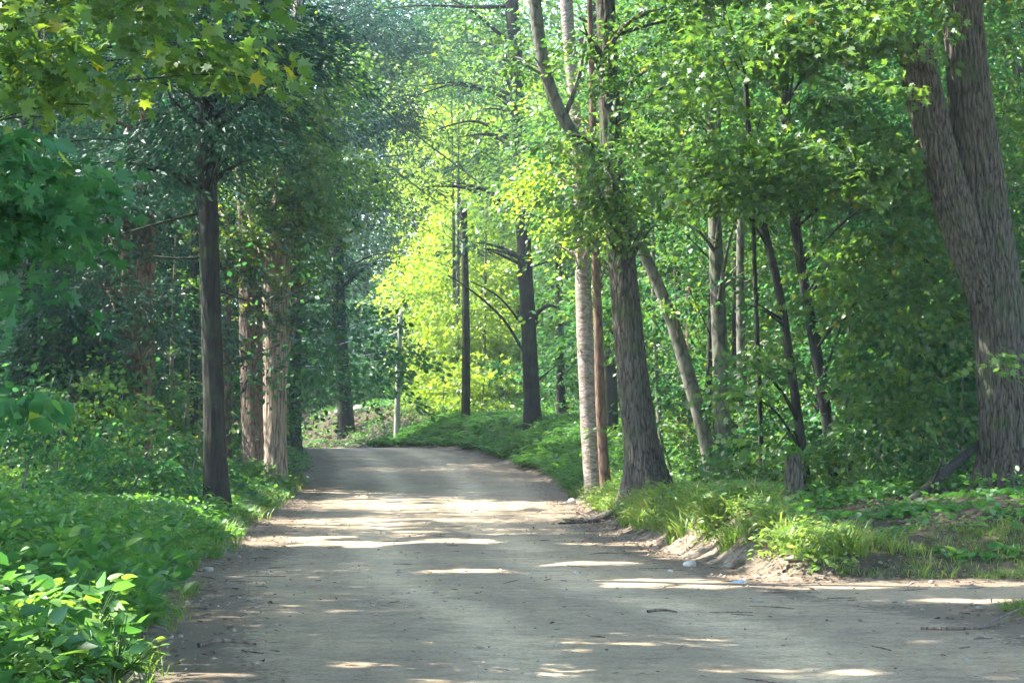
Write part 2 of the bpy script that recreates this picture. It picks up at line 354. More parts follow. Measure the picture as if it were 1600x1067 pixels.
def in_sun_column(P):
    """probability 0..1 that a leaf at P would stand in one of the canopy's openings"""
    out = np.zeros(len(P))
    for c, r, st in zip(LC, LR, LS):
        D = P - c; t = D @ SUN
        perp = np.linalg.norm(D - t[:, None] * SUN, axis=1)
        out = np.maximum(out, np.where((perp < r) & (t > r * .9), st, 0))
    t = (P[:, 2] - zroad(P[:, 1])) / SUN[2]
    gx = P[:, 0] - t * SUN[0]; gy = P[:, 1] - t * SUN[1]
    wob = 1 + 1.3 * (fbm(gx * 2.4 + 31, gy * 1.2, 3) - .5) * 2
    for x, y, a, b in DAP:
        q = ((gx - x) / a) ** 2 + ((gy - y) / b) ** 2
        out = np.maximum(out, np.clip((wob + .3 - q) / .6, 0, 1))
    # a scatter of small openings everywhere
    out = np.maximum(out, (fbm(gx * 1.3 + 7, gy * .9 + 40, 2) > .86) * .8)
    return out

# ------------------------------------------------------------------ leaves
T = {}
def tmpl(name, pts, faces): T[name] = (np.array(pts, float), np.array(faces, int))
tmpl('quad', [(0, 0, 0), (.3, .45, .05), (0, 1, -.05), (-.3, .45, .05)], [(0, 1, 2, 3)])
tmpl('leaf', [(0, 0, 0), (.26, .25, .06), (.27, .6, .04), (0, 1, -.12), (-.27, .6, .04), (-.26, .25, .06)], [(0, 1, 2, 3), (0, 3, 4, 5)])
tmpl('heart', [(0, .05, 0), (.30, -.02, .05), (.42, .28, .04), (.24, .68, .0), (0, 1.02, -.18), (-.24, .68, 0), (-.42, .28, .04), (-.30, -.02, .05), (0, .5, -.03)],
     [(0, 1, 2, 8), (8, 2, 3, 4), (0, 8, 6, 7), (8, 4, 5, 6)])
tmpl('maple', [(0, 0, 0), (.16, -.14, .0), (.22, .08, .03), (.56, .14, -.02), (.30, .34, .03), (.46, .72, -.06), (.14, .60, .02), (0, 1.05, -.12),
               (-.14, .60, .02), (-.46, .72, -.06), (-.30, .34, .03), (-.56, .14, -.02), (-.22, .08, .03), (-.16, -.14, 0), (0, .34, -.02)],
     [(0, 1, 2, 14), (14, 2, 3, 4), (14, 4, 5, 6), (14, 6, 7, 8), (14, 8, 9, 10), (14, 10, 11, 12), (14, 12, 13, 0)])
tmpl('needle', [(0, 0, 0), (.13, .4, 0), (0, 1, -.08), (-.13, .4, 0)], [(0, 1, 2, 3)])
tmpl('blade', [(-.018, 0, 0), (.018, 0, 0), (.022, .38, .12), (.014, .72, .05), (0, 1, -.22), (-.014, .72, .05), (-.022, .38, .12)],
     [(0, 1, 2, 6), (6, 2, 3, 5), (5, 3, 4, 4)])

def unit(v): return v / np.maximum(np.linalg.norm(v, axis=-1, keepdims=True), 1e-9)
NLEAF = [0]
class Leaves:
    def __init__(s): s.V = []; s.L = []; s.S = []; s.T = []; s.n = 0
    def add(s, P, A, Nn, size, tint, kind):
        if len(P) == 0: return
        pts, fc = T[kind]
        A = unit(A); X = unit(np.cross(A, Nn)); Z = np.cross(X, A)
        sz = np.asarray(size)[:, None, None]
        W = P[:, None, :] + sz * (pts[None, :, 0:1] * X[:, None] + pts[None, :, 1:2] * A[:, None] + pts[None, :, 2:3] * Z[:, None])
        n, k = len(P), len(pts)
        base = (np.arange(n) * k + s.n)[:, None, None]
        if kind == 'blade':
            q = base + fc[None, :2]; t = base + fc[None, 2:, :3]
            s.L.append(q.reshape(-1)); s.S.append(np.full(n * 2, 4)); s.T.append(np.repeat(tint, 2))
            s.L.append(t.reshape(-1)); s.S.append(np.full(n, 3)); s.T.append(np.asarray(tint))
        else:
            s.L.append((base + fc[None]).reshape(-1)); s.S.append(np.full(n * len(fc), 4)); s.T.append(np.repeat(tint, len(fc)))
        s.V.append(W.reshape(-1, 3)); s.n += n * k; NLEAF[0] += n
    def build(s, name, mat, parent=None):
        if not s.V: return None
        return mesh_np(name, np.concatenate(s.V), np.concatenate(s.S), np.concatenate(s.L), mat, parent, smooth=True, fattr={'tint': np.clip(np.concatenate(s.T), 0, 1)})

def ellipsoid_pts(n, c, r, hollow=.25):
    d = unit(rng.normal(size=(n, 3))); q = (hollow + (1 - hollow) * rng.random(n)) ** .45
    return np.asarray(c) + d * q[:, None] * np.asarray(r), d

def sprays(lv, O, D, L, k, size, kind, droop=.25, tint=None, flat=.75, mask=True, hang=.5):
    """flat fans of leaves: origin O, heading D, length L"""
    n = len(O)
    if n == 0: return
    D = unit(D); up = np.array([0, 0, 1.0])
    S_ = unit(np.cross(D, up) + 1e-6)
    t = rng.random((n, k)) ** .8; s_ = (rng.random((n, k)) - .5) * 2
    wid = .42 * np.sin(np.pi * np.clip(t * .85 + .1, 0, 1))
    Ls = np.asarray(L).reshape(-1, 1) * np.ones((n, 1))
    P = O[:, None] + D[:, None] * (t * Ls)[..., None] + S_[:, None] * (s_ * wid * Ls)[..., None]
    P[..., 2] -= droop * (t ** 2) * Ls + .12 * Ls * (s_ ** 2)
    P[..., 2] += rng.normal(size=(n, k)) * .06 * Ls
    A = D[:, None] + S_[:, None] * (s_ * 1.1)[..., None] + rng.normal(size=(n, k, 3)) * .35
    A[..., 2] -= hang * rng.random((n, k)) * 1.6
    Nn = np.array([0, 0, 1.0]) + rng.normal(size=(n, k, 3)) * flat - .35 * D[:, None] * rng.random((n, k, 1))
    tt = (rng.random(n) * .45 + .12 if tint is None else tint + (rng.random(n) - .5) * .3)[:, None] + rng.normal(size=(n, k)) * .14
    sz = size * (.65 + .6 * rng.random((n, k)))
    P = P.reshape(-1, 3); A = A.reshape(-1, 3); Nn = Nn.reshape(-1, 3); tt = tt.ravel(); sz = sz.ravel()
    yel = rng.random(len(P)) < .006; tt = np.where(yel, 1, np.clip(tt, 0, .93))
    if mask:
        m = rng.random(len(P)) >= in_sun_column(P) * float(mask)
        P, A, Nn, tt, sz = P[m], A[m], Nn[m], tt[m], sz[m]
    m = np.linalg.norm(P - np.array([0, 0, CAMZ]), axis=1) > 3.5
    lv.add(P[m], A[m], Nn[m], sz[m], tt[m], kind)

def blob(lv, c, r, cov, size, kind, L=.9, k=18, tint=None, mask=True, **kw):
    area = math.pi * r[0] * max(r[2], .3) * .9
    n = max(3, int(1.75 * cov * area / (k * size * size * .28 * (1 if kind not in ('needle',) else .42))))
    P, d = ellipsoid_pts(n, c, r)
    D = d * np.array([1, 1, .25]) + rng.normal(size=(n, 3)) * np.array([.5, .5, .12])
    # clumps: drop sprays where a 3-D noise is low so sky and shade show through
    q = fbm(P[:, 0] / (L * 1.7) + 50, P[:, 2] / (L * .5) + 50, 2, P[:, 1] / (L * 2) + 3)
    m = q > .42
    P, D = P[m], D[m]
    sprays(lv, P - unit(D) * L * .4, D, L * (.6 + .7 * rng.random(len(P))), k, size, kind, tint=tint, mask=mask, **kw)

# ------------------------------------------------------------------ wood
class Wood:
    def __init__(s): s.V = []; s.L = []; s.n = 0
    def tube(s, P, Rr, seg=10, ridge=0.0, flare=0.0, step=.3, lump=.06, cap=True, seed=None):
        P = np.asarray(P, float); Rr = np.asarray(Rr, float)
        ds = np.r_[0, np.cumsum(np.linalg.norm(np.diff(P, axis=0), axis=1))]
        n = max(3, int(ds[-1] / step) + 1); t = np.linspace(0, ds[-1], n)
        # smooth path: linear resample then a few box blurs
        C = np.stack([np.interp(t, ds, P[:, i]) for i in range(3)], 1); r = np.interp(t, ds, Rr)
        w = max(1, n // 14)
        for _ in range(2):
            C2 = C.copy()
            for i in range(n):
                a, b = max(0, i - w), min(n, i + w + 1); k = min(i - a, b - 1 - i)
                C2[i] = C[i - k:i + k + 1].mean(0)
            C = C2
        tan = unit(np.gradient(C, axis=0)); ref = np.array([0, 1.0, 0]) if abs(tan[0] @ np.array([0, 1, 0])) < .9 else np.array([1.0, 0, 0])
        X = unit(np.cross(tan, ref)); Y = np.cross(tan, X)
        th = np.linspace(0, 2 * np.pi, seg, endpoint=False)
        sd = (P[0, 0] * 3.1 + P[0, 1] * 1.7) % 40 + 4 if seed is None else seed
        rr = r[:, None] * (1 + lump * 2 * (vnoise(np.cos(th)[None] * 1.3 + sd, np.sin(th)[None] * 1.3 + sd + t[:, None] * .7, t[:, None] * .5) - .5))
        if ridge:
            ang = th[None] + .25 * (vnoise(t[:, None] * 1.1 + sd, th[None] * 0 + 3) - .5)
            kf = max(9, seg // 5)
            rid = np.abs(np.sin(ang * kf / 2 + 2.6 * vnoise(t[:, None] * 3.5 + sd, np.cos(th)[None] * 3 + 9, np.sin(th)[None] * 3 + 4)))
            rr = rr - r[:, None] * ridge * (1 - rid) ** 1.5
        if flare:
            q = np.exp(-np.maximum(t - .12, 0) / (r[0] * 1.5))
            lobes = 1 + .45 * np.cos(th[None] * 5 + sd + .8 * np.sin(th[None] * 2)) + .2 * np.cos(th[None] * 3 + 2 * sd)
            rr = rr * (1 + q[:, None] * flare * .75 * lobes)
        V = C[:, None] + rr[..., None] * (np.cos(th)[None, :, None] * X[:, None] + np.sin(th)[None, :, None] * Y[:, None])
        V = V.reshape(-1, 3)
        i = np.arange(n - 1)[:, None] * seg; j = np.arange(seg)[None]; j2 = (j + 1) % seg
        Q = np.stack([i + j, i + j2, i + seg + j2, i + seg + j], -1).reshape(-1, 4) + s.n
        s.V.append(V); s.L.append(Q); s.n += len(V)
        if cap:
            V = np.array([C[-1] + tan[-1] * r[-1] * .6]); top = s.n - seg
            s.V.append(V)
            Q = np.stack([top + np.arange(seg), top + (np.arange(seg) + 1) % seg, np.full(seg, s.n), np.full(seg, s.n)], 1)
            s.caps = getattr(s, 'caps', []) + [Q[:, :3]]
            s.n += 1
    def build(s, name, mat, parent=None):
        L = [np.concatenate(s.L).ravel()]; S = [np.full(sum(len(q) for q in s.L), 4)]
        for c in getattr(s, 'caps', []): L.append(c.ravel()); S.append(np.full(len(c), 3))
        return mesh_np(name, np.concatenate(s.V), np.concatenate(S), np.concatenate(L), mat, parent, smooth=True)

def px_path(pts, d, down=.15, z0=None):
    """pts: (px, py, width_px[, depth]) from base to top"""
    P = [at(p[0], p[1], p[3] if len(p) > 3 else d) for p in pts]
    Rr = [p[2] / 2 * (p[3] if len(p) > 3 else d) / F for p in pts]
    if z0 is None:
        zg = float(ground(P[0][0], P[0][1]))
        # drop the foot to the ground, keeping the line of the trunk
        if P[0][2] > zg - down:
            k = P[0].copy(); k[2] = zg - down; P = [k] + P; Rr = [Rr[0]] + Rr
    return P, Rr

TREES = []
def tree(name, label, cat, pts, d, bark, blobs=(), leafm='maple', kind='leaf', size=.1, limbs=0, seg=14, ridge=0, flare=.5, group=None,
         extra=(), cov=2.0, L=.9, k=18, tint=None, mask=.7, step=.3, twigs=0, stems=(), roots=0, **kw):
    P, Rr = px_path(pts, d)
    base = np.array([P[0][0], P[0][1], float(ground(P[0][0], P[0][1]))])
    e = empty(name, base, label, cat, group)
    w = Wood(); w.tube(P, Rr, seg=seg, ridge=ridge, flare=flare, step=step)
    for st in stems:                                  # further stems of the same tree
        sp, sr = px_path(st, d, z0=1); w2 = Wood()
        w2.tube(sp, sr, seg=seg, ridge=ridge * 1.2, step=step, lump=.1)
        w2.build('broken_stem', M['b_stem'], e)
    P = np.array(P); Rr = np.array(Rr)
    for ex in extra:                                  # bare limbs given in photo pixels
        ep, er = px_path(ex, d, z0=1); w.tube(ep, er, seg=6, step=.3, lump=.1)
    lv = Leaves()
    for b in blobs:
        px, py, rx, ry, rd = b[:5]; bc = b[5] if len(b) > 5 else cov; dd = d + (b[6] if len(b) > 6 else 0)
        c = at(px, py, dd); r = (rx * dd / F, rd, ry * dd / F)
        blob(lv, c, r, bc, size, kind, L, k, tint=tint, mask=mask, **kw)
        for q in range(limbs):
            tip, _ = ellipsoid_pts(1, c, np.array(r) * .8); tip = tip[0]
            z = tip[2] - abs(rng.normal()) * .25 * np.hypot(tip[0] - P[-1][0], tip[1] - P[-1][1]) - .3
            i = np.argmin(abs(P[:, 2] - z)); j = min(len(P) - 1, i + (1 if z > P[i, 2] else 0)) if i < len(P) - 1 else i
            z = np.clip(z, P[1 if len(P) > 2 else 0, 2], P[-1, 2]); st = np.array([np.interp(z, P[:, 2], P[:, 0]), np.interp(z, P[:, 2], P[:, 1]), z])
            r0 = float(np.interp(z, P[:, 2], Rr)) * .32
            mid = (st + tip) / 2 + np.array([0, 0, .12 * np.linalg.norm(tip - st)]) + rng.normal(size=3) * .12
            r0 = min(r0, .05 + .012 * np.linalg.norm(tip - st))
            w.tube([st, mid, tip], [r0, r0 * .6, .008], seg=6, step=.35, cap=False, lump=.1)
    for q in range(roots):                            # surface roots running over the bank
        a = math.pi * (.75 + .62 * q / max(1, roots - 1)) + rng.normal() * .1; ln = .9 + .9 * rng.random(); pts_r = []
        for f in np.linspace(0, 1, 7):
            xx = base[0] + math.cos(a + .5 * f * rng.normal() * .5) * (.25 + ln * f); yy = base[1] + math.sin(a) * (.25 + ln * f) * 1.3
            pts_r.append([xx, yy, max(float(ground(xx, yy)), float(road_h(np.array(xx), np.array(yy)))) + .10 * (1 - f) ** 2 + .015])
        w.tube(pts_r, np.linspace(.09, .012, 7), seg=8, step=.08, lump=.2, cap=False)
    w.build('trunk', M[bark], e)
    lv.build('crown', M[leafm], e)
    TREES.append(e)
    return e

# ---- left side
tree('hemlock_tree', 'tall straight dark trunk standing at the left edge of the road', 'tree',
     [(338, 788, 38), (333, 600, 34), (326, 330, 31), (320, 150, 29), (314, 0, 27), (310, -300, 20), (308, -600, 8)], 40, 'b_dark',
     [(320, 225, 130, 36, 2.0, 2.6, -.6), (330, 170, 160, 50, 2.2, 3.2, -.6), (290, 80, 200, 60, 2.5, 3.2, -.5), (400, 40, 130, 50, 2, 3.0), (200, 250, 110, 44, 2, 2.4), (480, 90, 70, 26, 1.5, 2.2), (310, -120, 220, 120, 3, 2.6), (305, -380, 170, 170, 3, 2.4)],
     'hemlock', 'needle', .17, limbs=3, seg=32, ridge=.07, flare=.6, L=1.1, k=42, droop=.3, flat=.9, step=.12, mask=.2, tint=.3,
     extra=[[(328, 400, 5), (290, 412, 4), (240, 400, 2)], [(326, 330, 5), (260, 345, 4), (170, 372, 2)], [(330, 450, 4), (385, 470, 2)]])
tree('maple_tree', 'twin stemmed pale sunlit maple beside the left verge behind the dark trunk', 'tree',
     [(402, 742, 44), (398, 640, 42), (392, 520, 38), (390, 440, 34), (386, 340, 28), (375, 200, 24), (370, 40, 20), (365, -200, 10)], 58.5, 'b_twin',
     [(360, 360, 70, 50, 1.6, 2.8, -2), (370, 400, 36, 50, 1.0, 2.4, -2), (480, 350, 60, 60, 1.6, 3.0, -2), (430, 360, 60, 26, 1.0, 1.3, -2), (420, 300, 100, 50, 2, 3.2, -2), (520, 280, 80, 60, 2.5, 2.2, 2), (390, 200, 120, 80, 3, 3, -1), (392, 470, 20, 22, .5, 1.2, -1.6), (475, 430, 36, 26, 1, 1.4, -1.6)],
     'maple', 'leaf', .13, mask=.8, tint=.6, limbs=3, seg=28, ridge=.12, flare=.25, step=.15, extra=[[(390, 440, 14), (370, 380, 10), (345, 330, 5)]])
tree('maple_tree', 'pinkish brown trunk with a broken stub, right of the twin pair on the left', 'tree',
     [(432, 750, 36), (430, 680, 36), (428, 600, 38), (434, 520, 42), (430, 440, 48), (432, 390, 46), (440, 320, 34), (455, 200, 22), (465, 50, 18), (470, -150, 10)], 57.5, 'b_pale',
     [(445, 260, 90, 60, 1.6, 3.2, -2), (460, 340, 50, 30, 1.0, 2.6, -2), (460, 120, 120, 90, 3, 2.8, -1), (485, 420, 30, 50, .8, 1.2, 1)], 'maple', 'leaf', .13, limbs=3, seg=28, ridge=.13, flare=.2, step=.15,
     extra=[[(438, 560, 20), (452, 528, 16), (460, 512, 9)], [(432, 400, 24), (458, 360, 16), (475, 320, 9)], [(425, 430, 20), (400, 360, 14), (380, 300, 8)]])
tree('hemlock_tree', 'dark shaded trunk just right of the twin maple near the road bend', 'tree',
     [(461, 706, 20), (461, 600, 19), (462, 480, 17), (464, 300, 14), (466, 100, 10)], 74, 'b_dark',
     [(470, 560, 60, 35, 1.5, 1.6), (490, 480, 70, 40, 2, 1.6), (480, 400, 80, 40, 2, 1.8), (475, 300, 80, 60, 2, 2), (500, 180, 110, 80, 3, 2.2), (560, 60, 110, 60, 3, 2.6, 5), (590, 170, 80, 40, 3, 2.2, 6), (500, 20, 120, 70, 3, 2.6, 2), (620, 20, 90, 40, 3, 2.0, 8), (540, 290, 70, 30, 2.5, 1.8, 4)], 'hemlock', 'needle', .22, limbs=4, L=1.3, k=34, flare=.3, mask=.4)
tree('pine_tree', 'reddish brown trunk in deep shade left of the dark roadside trunk', 'tree',
     [(220, 748, 36), (224, 640, 34), (226, 520, 31), (228, 400, 29), (230, 200, 26), (232, 0, 20), (234, -200, 14)], 47, 'b_brown',
     [(200, 400, 100, 40, 2, 2.6), (130, 470, 110, 50, 2, 3.4), (70, 520, 110, 70, 2, 3.4), (130, 600, 100, 70, 2, 2.8), (220, 200, 200, 120, 3, 3.2), (60, 300, 120, 90, 3, 3.2, -2), (230, 480, 60, 50, 1, 2.2, -3), (50, 640, 90, 50, 2, 2.6, -2), (180, 330, 120, 50, 2, 2.6, -2)], 'hemlock', 'needle', .17, limbs=4, seg=22, ridge=.1, L=1.2, k=38, flare=.2, mask=.35)
tree('pine_tree', 'dim trunk at the far left of the wood behind low leafy shrubs', 'tree',
     [(48, 735, 26), (46, 560, 25), (42, 360, 23), (40, 100, 18)], 47, 'b_dark',
     [(40, 460, 80, 60, 2, 1.6, 3), (0, 620, 60, 60, 2, 1.6, 3), (20, 250, 120, 90, 3, 2, 2)], 'hemlock', 'needle', .17, limbs=4, L=1.2, k=38, flare=.3, mask=.35)
tree('pine_tree', 'brown trunk with many dead twigs half hidden left of the reddish trunk', 'tree',
     [(182, 730, 22), (184, 600, 21), (186, 470, 20), (188, 250, 16)], 62, 'b_brown',
     [(150, 330, 110, 60, 2, 1.8), (100, 690, 90, 40, 2, 1.4)], 'shade', 'leaf', .12, limbs=2, L=1.2, flare=.3,
     extra=[[(183, y, 3), (183 + s * 38, y - 6 + 9 * (i % 2), 1.2)] for i, (y, s) in enumerate([(560, -1), (580, 1), (600, -1), (622, 1), (640, -1), (655, -1), (665, 1), (535, 1), (510, -1)])])
for (x0, x1, top, w_, d_, lb) in [(265, 272, 440, 8, 50, 'slender pale sapling between the dark trunk and the reddish one'), (290, 294, 620, 6, 48, 'short thin pale sapling close to the left of the dark trunk')]:
    tree('sapling', lb, 'tree', [(x0, 730, w_), (x0 + 2, 620, w_ * .9), (x1, top, w_ * .6), (x1 + 3, top - 80, 2)], d_, 'b_grey',
         [(x1 - 10, top + 100, 45, 14, .9, 1.2), (x1 + 18, top + 150, 40, 14, .8, 1.1), (x1, top + 10, 45, 40, 1, 1.3)], 'maple', 'leaf', .11, limbs=3, seg=8, flare=.15, L=.7)
# near branches reaching in from the left (their trees stand outside the frame)
def near_tree(label, base, top, rad, blobs, leafm, kind, size, dist, k=14, L=.8, tint=None, bark='b_dark', **kw):
    b = np.array([base[0], base[1], float(ground(base[0], base[1]))])
    e = empty('maple_tree', b, label, 'tree')
    w = Wood(); tp = np.array(top, float)
    path = np.array([b - [0, 0, .3], b * .5 + tp * .5 + [.1, 0, 0], tp])
    w.tube(path, [rad, rad * .75, rad * .3], seg=14, flare=.4)
    lv = Leaves()
    for (px, py, rx, ry, rd, cov, dd) in blobs:
        c = at(px, py, dd); r = (rx * dd / F, rd, ry * dd / F)
        blob(lv, c, r, cov * 1.25, size, kind, L, k, tint=tint, mask=.45, **kw)
        z = np.clip(c[2] - .8, b[2] + 1.2, tp[2]); st = np.array([np.interp(z, path[:, 2], path[:, 0]), np.interp(z, path[:, 2], path[:, 1]), z])
        w.tube([st, (st + c) / 2 + [0, 0, .25], c + [0, 0, .05], c + [r[0] * .7, 0, -.05]], np.array([.022, .014, .007, .003]) * min(1, rad * 4.5), seg=6, step=.2, cap=False)
    w.build('trunk', M[bark], e); lv.build('crown', M[leafm], e)
near_tree('maple whose lobed yellow green leaves hang into the upper left corner', (-6.2, 17.5), (-5.6, 17.5, 11), .16,
          [(60, 40, 110, 60, .6, 1.5, 16), (90, 110, 80, 40, .5, 1.3, 16), (250, 20, 90, 30, .6, 1.2, 17), (330, 70, 80, 35, .5, 1.7, 18), (270, 95, 60, 20, .4, 1.5, 18),
           (380, 120, 50, 22, .4, 1.2, 18), (20, 100, 50, 90, .6, 1.4, 16), (140, 160, 40, 20, .3, 1.0, 16), (60, 180, 70, 30, .4, 1.2, 15.5), (170, -60, 260, 50, 1.2, 1.6, 17), (190, 215, 30, 12, .3, .8, 16)],
          'maple', 'maple', .115, 17, tint=.55)
near_tree('young maple with blue green shaded leaves along the left frame edge', (-3.6, 11.2), (-3.3, 11.2, 5.5), .07,
          [(20, 250, 70, 60, .5, 1.6, 10.5), (60, 340, 80, 60, .5, 1.5, 11), (10, 330, 60, 70, .5, 1.5, 10.5), (110, 300, 60, 40, .4, 1.0, 11.5), (40, 430, 60, 30, .4, 1.0, 11), (20, 640, 40, 25, .3, .9, 11)],
          'shade', 'maple', .085, 11, tint=.3, L=.5)
near_tree('beech sapling with drooping pointed leaves at the middle of the left frame edge', (-2.55, 8.0), (-2.3, 8.0, 3.4), .03,
          [(30, 385, 70, 9, .12, 1.6, 8), (90, 400, 40, 7, .1, 1.4, 8), (20, 205, 60, 9, .12, 1.2, 8), (20, 620, 40, 5, .1, .9, 7)],
          'shade', 'leaf', .085, 8, tint=.3, L=.3, k=9, hang=.8)

# ---- centre
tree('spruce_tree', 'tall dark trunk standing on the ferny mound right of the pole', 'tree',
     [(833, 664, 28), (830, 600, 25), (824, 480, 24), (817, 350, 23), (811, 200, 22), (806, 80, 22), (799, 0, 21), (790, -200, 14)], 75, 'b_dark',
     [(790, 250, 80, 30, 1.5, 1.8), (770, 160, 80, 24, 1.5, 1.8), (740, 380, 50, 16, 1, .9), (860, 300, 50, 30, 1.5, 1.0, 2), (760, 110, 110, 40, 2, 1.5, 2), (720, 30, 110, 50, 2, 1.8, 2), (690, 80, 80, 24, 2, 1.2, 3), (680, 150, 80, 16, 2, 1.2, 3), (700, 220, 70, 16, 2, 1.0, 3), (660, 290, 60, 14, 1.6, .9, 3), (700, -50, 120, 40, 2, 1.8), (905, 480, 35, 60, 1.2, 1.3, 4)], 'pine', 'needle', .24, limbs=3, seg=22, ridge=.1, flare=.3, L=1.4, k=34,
     extra=[[(824, 560, 5), (790, 500, 4), (740, 455, 3), (700, 430, 1.5)], [(825, 520, 4), (780, 460, 3), (735, 440, 1.5)], [(806, 10, 8), (740, 12, 6), (660, 8, 3), (600, 14, 1.5)], [(822, 420, 4), (870, 405, 2)], [(833, 600, 4), (870, 570, 2)]])
tree('birch_tree', 'pale speckled birch trunk beside a slim brown one at the right verge', 'tree',
     [(930, 768, 30), (922, 700, 28), (917, 600, 26), (913, 500, 26), (911, 430, 25), (908, 340, 22), (900, 200, 19), (890, 80, 20), (884, 0, 20), (875, -200, 12)], 50, 'b_birch',
     [(900, 380, 60, 30, 1, 1.6, .5), (870, 300, 65, 45, 1.4, 1.8, -1), (915, 330, 50, 40, 1, 1.6, -1), (845, 245, 36, 30, .8, 1.6, -1), (960, 230, 80, 50, 1.5, 1.2), (880, 130, 60, 40, 1.2, 1.0)], 'beech', 'leaf', .115, limbs=3, seg=20, flare=.15, L=.8, step=.2, tint=.6,
     extra=[[(908, 60, 10), (925, 100, 5)]])
tree('beech_tree', 'slim smooth reddish brown trunk touching the right side of the birch', 'tree',
     [(948, 770, 18), (940, 690, 16), (936, 600, 15), (935, 500, 14), (931, 420, 13), (928, 300, 12), (925, 100, 10), (918, -80, 7)], 48.8, 'b_brown',
     [(960, 420, 40, 30, .8, 1.0, 2), (900, 180, 60, 40, 1.2, .9, 1), (940, 60, 60, 50, 1.2, 1.0, 1)], 'maple', 'leaf', .11, limbs=3, seg=16, flare=.25)
tree('oak_tree', 'stout furrowed dark brown trunk leaning left at the right road edge', 'tree',
     [(1012, 788, 62), (1006, 720, 54), (995, 640, 52), (984, 540, 48), (975, 440, 45), (967, 370, 44), (958, 280, 36), (950, 130, 33), (946, 0, 30), (940, -200, 24), (936, -400, 12)], 41, 'b_maple',
     [(975, 350, 80, 34, .9, 2.0, -1.2), (990, 270, 90, 60, 1.0, 2.2, -1.5), (930, 220, 80, 40, 1, 1.7, -1.2), (1030, 140, 100, 70, 1.4, 1.8, -1.2), (960, 60, 90, 40, 1.2, 1.6, -1.2), (930, 320, 50, 30, .8, 1.6, -1), (1040, 30, 90, 50, 1.4, 1.8, -1), (950, -150, 220, 90, 3.5, 2), (930, -380, 200, 140, 4, 2.2)], 'maple', 'leaf', .12, limbs=3, seg=48, ridge=.13, flare=.8, step=.08, roots=7)
tree('ash_tree', 'curved grey trunk leaning far left behind the stout dark trunk', 'tree',
     [(1116, 730, 24), (1100, 670, 22), (1084, 620, 22), (1068, 560, 22), (1052, 500, 20), (1028, 440, 18), (985, 350, 17), (935, 262, 18), (900, 222, 19), (862, 170, 19), (845, 90, 20), (834, 0, 20), (822, -150, 12)], 45, 'b_grey',
     [(1040, 470, 40, 20, .8, .9, -1), (930, 200, 60, 30, 1, .9, -1), (800, 60, 40, 60, 1, .7), (860, 100, 50, 40, 1, .7)], 'maple', 'leaf', .115, limbs=2, seg=18, flare=.2, step=.2,
     extra=[[(878, 190, 10), (905, 130, 7), (915, 60, 4)]])
# ---- right side
tree('beech_tree', 'straight grey green trunk with mottled bark right of the leaning curved trunk', 'tree',
     [(1136, 770, 28), (1130, 700, 26), (1127, 600, 25), (1122, 480, 24), (1118, 370, 22), (1112, 200, 18), (1105, 0, 14), (1100, -100, 8)], 45, 'b_grey',
     [(1100, 320, 90, 44, 1.2, 2.2, -1.5), (1150, 430, 50, 24, .8, 1.0, 1), (1120, 210, 90, 70, 1.4, 2.2, -1.5), (1080, 90, 100, 60, 1.4, 2.2, -1.5)], 'maple', 'leaf', .12, limbs=3, seg=18, flare=.2,
     extra=[[(1120, 90, 10), (1110, 50, 8), (1092, 0, 7), (1075, -60, 4)]])
tree('maple_tree', 'grey trunk in half shade, the second right of the mottled one', 'tree',
     [(1166, 765, 18), (1162, 660, 17), (1158, 560, 15), (1156, 420, 13), (1160, 250, 10)], 47.5, 'b_grey',
     [(1200, 540, 40, 10, 1, .8, -2), (1190, 400, 50, 30, 1, 1.2, 1)], 'maple', 'leaf', .12, limbs=3, flare=.2)
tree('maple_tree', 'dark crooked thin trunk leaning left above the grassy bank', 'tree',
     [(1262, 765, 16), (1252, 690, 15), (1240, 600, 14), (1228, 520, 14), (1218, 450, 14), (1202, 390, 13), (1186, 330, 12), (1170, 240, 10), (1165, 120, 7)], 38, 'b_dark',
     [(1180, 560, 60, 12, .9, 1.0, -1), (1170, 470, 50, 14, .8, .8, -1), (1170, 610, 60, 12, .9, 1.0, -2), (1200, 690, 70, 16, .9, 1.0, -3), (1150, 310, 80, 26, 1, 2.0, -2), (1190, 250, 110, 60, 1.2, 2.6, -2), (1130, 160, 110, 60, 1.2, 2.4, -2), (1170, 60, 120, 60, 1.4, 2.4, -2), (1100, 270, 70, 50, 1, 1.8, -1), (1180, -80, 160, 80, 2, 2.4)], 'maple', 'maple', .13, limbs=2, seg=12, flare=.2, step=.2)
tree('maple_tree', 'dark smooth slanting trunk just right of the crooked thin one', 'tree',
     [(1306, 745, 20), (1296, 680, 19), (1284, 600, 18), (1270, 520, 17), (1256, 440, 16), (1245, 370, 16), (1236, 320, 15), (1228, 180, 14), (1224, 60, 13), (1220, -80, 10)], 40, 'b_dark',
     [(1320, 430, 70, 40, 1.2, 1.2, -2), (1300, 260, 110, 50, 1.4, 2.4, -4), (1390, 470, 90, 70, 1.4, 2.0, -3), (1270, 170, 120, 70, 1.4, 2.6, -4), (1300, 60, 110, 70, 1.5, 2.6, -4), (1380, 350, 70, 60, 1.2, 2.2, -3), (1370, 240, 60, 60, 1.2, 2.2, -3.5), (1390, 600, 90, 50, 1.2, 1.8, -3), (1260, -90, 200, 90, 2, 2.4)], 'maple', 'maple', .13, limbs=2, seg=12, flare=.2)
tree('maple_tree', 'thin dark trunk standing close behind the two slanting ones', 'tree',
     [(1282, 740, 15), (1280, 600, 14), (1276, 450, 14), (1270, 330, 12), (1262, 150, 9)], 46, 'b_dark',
     [(1330, 620, 90, 40, 1.2, 1.7), (1260, 200, 120, 90, 2, 1.6, 1), (1400, 330, 110, 80, 1.8, 1.8, 1)], 'shade', 'leaf', .13, limbs=3)
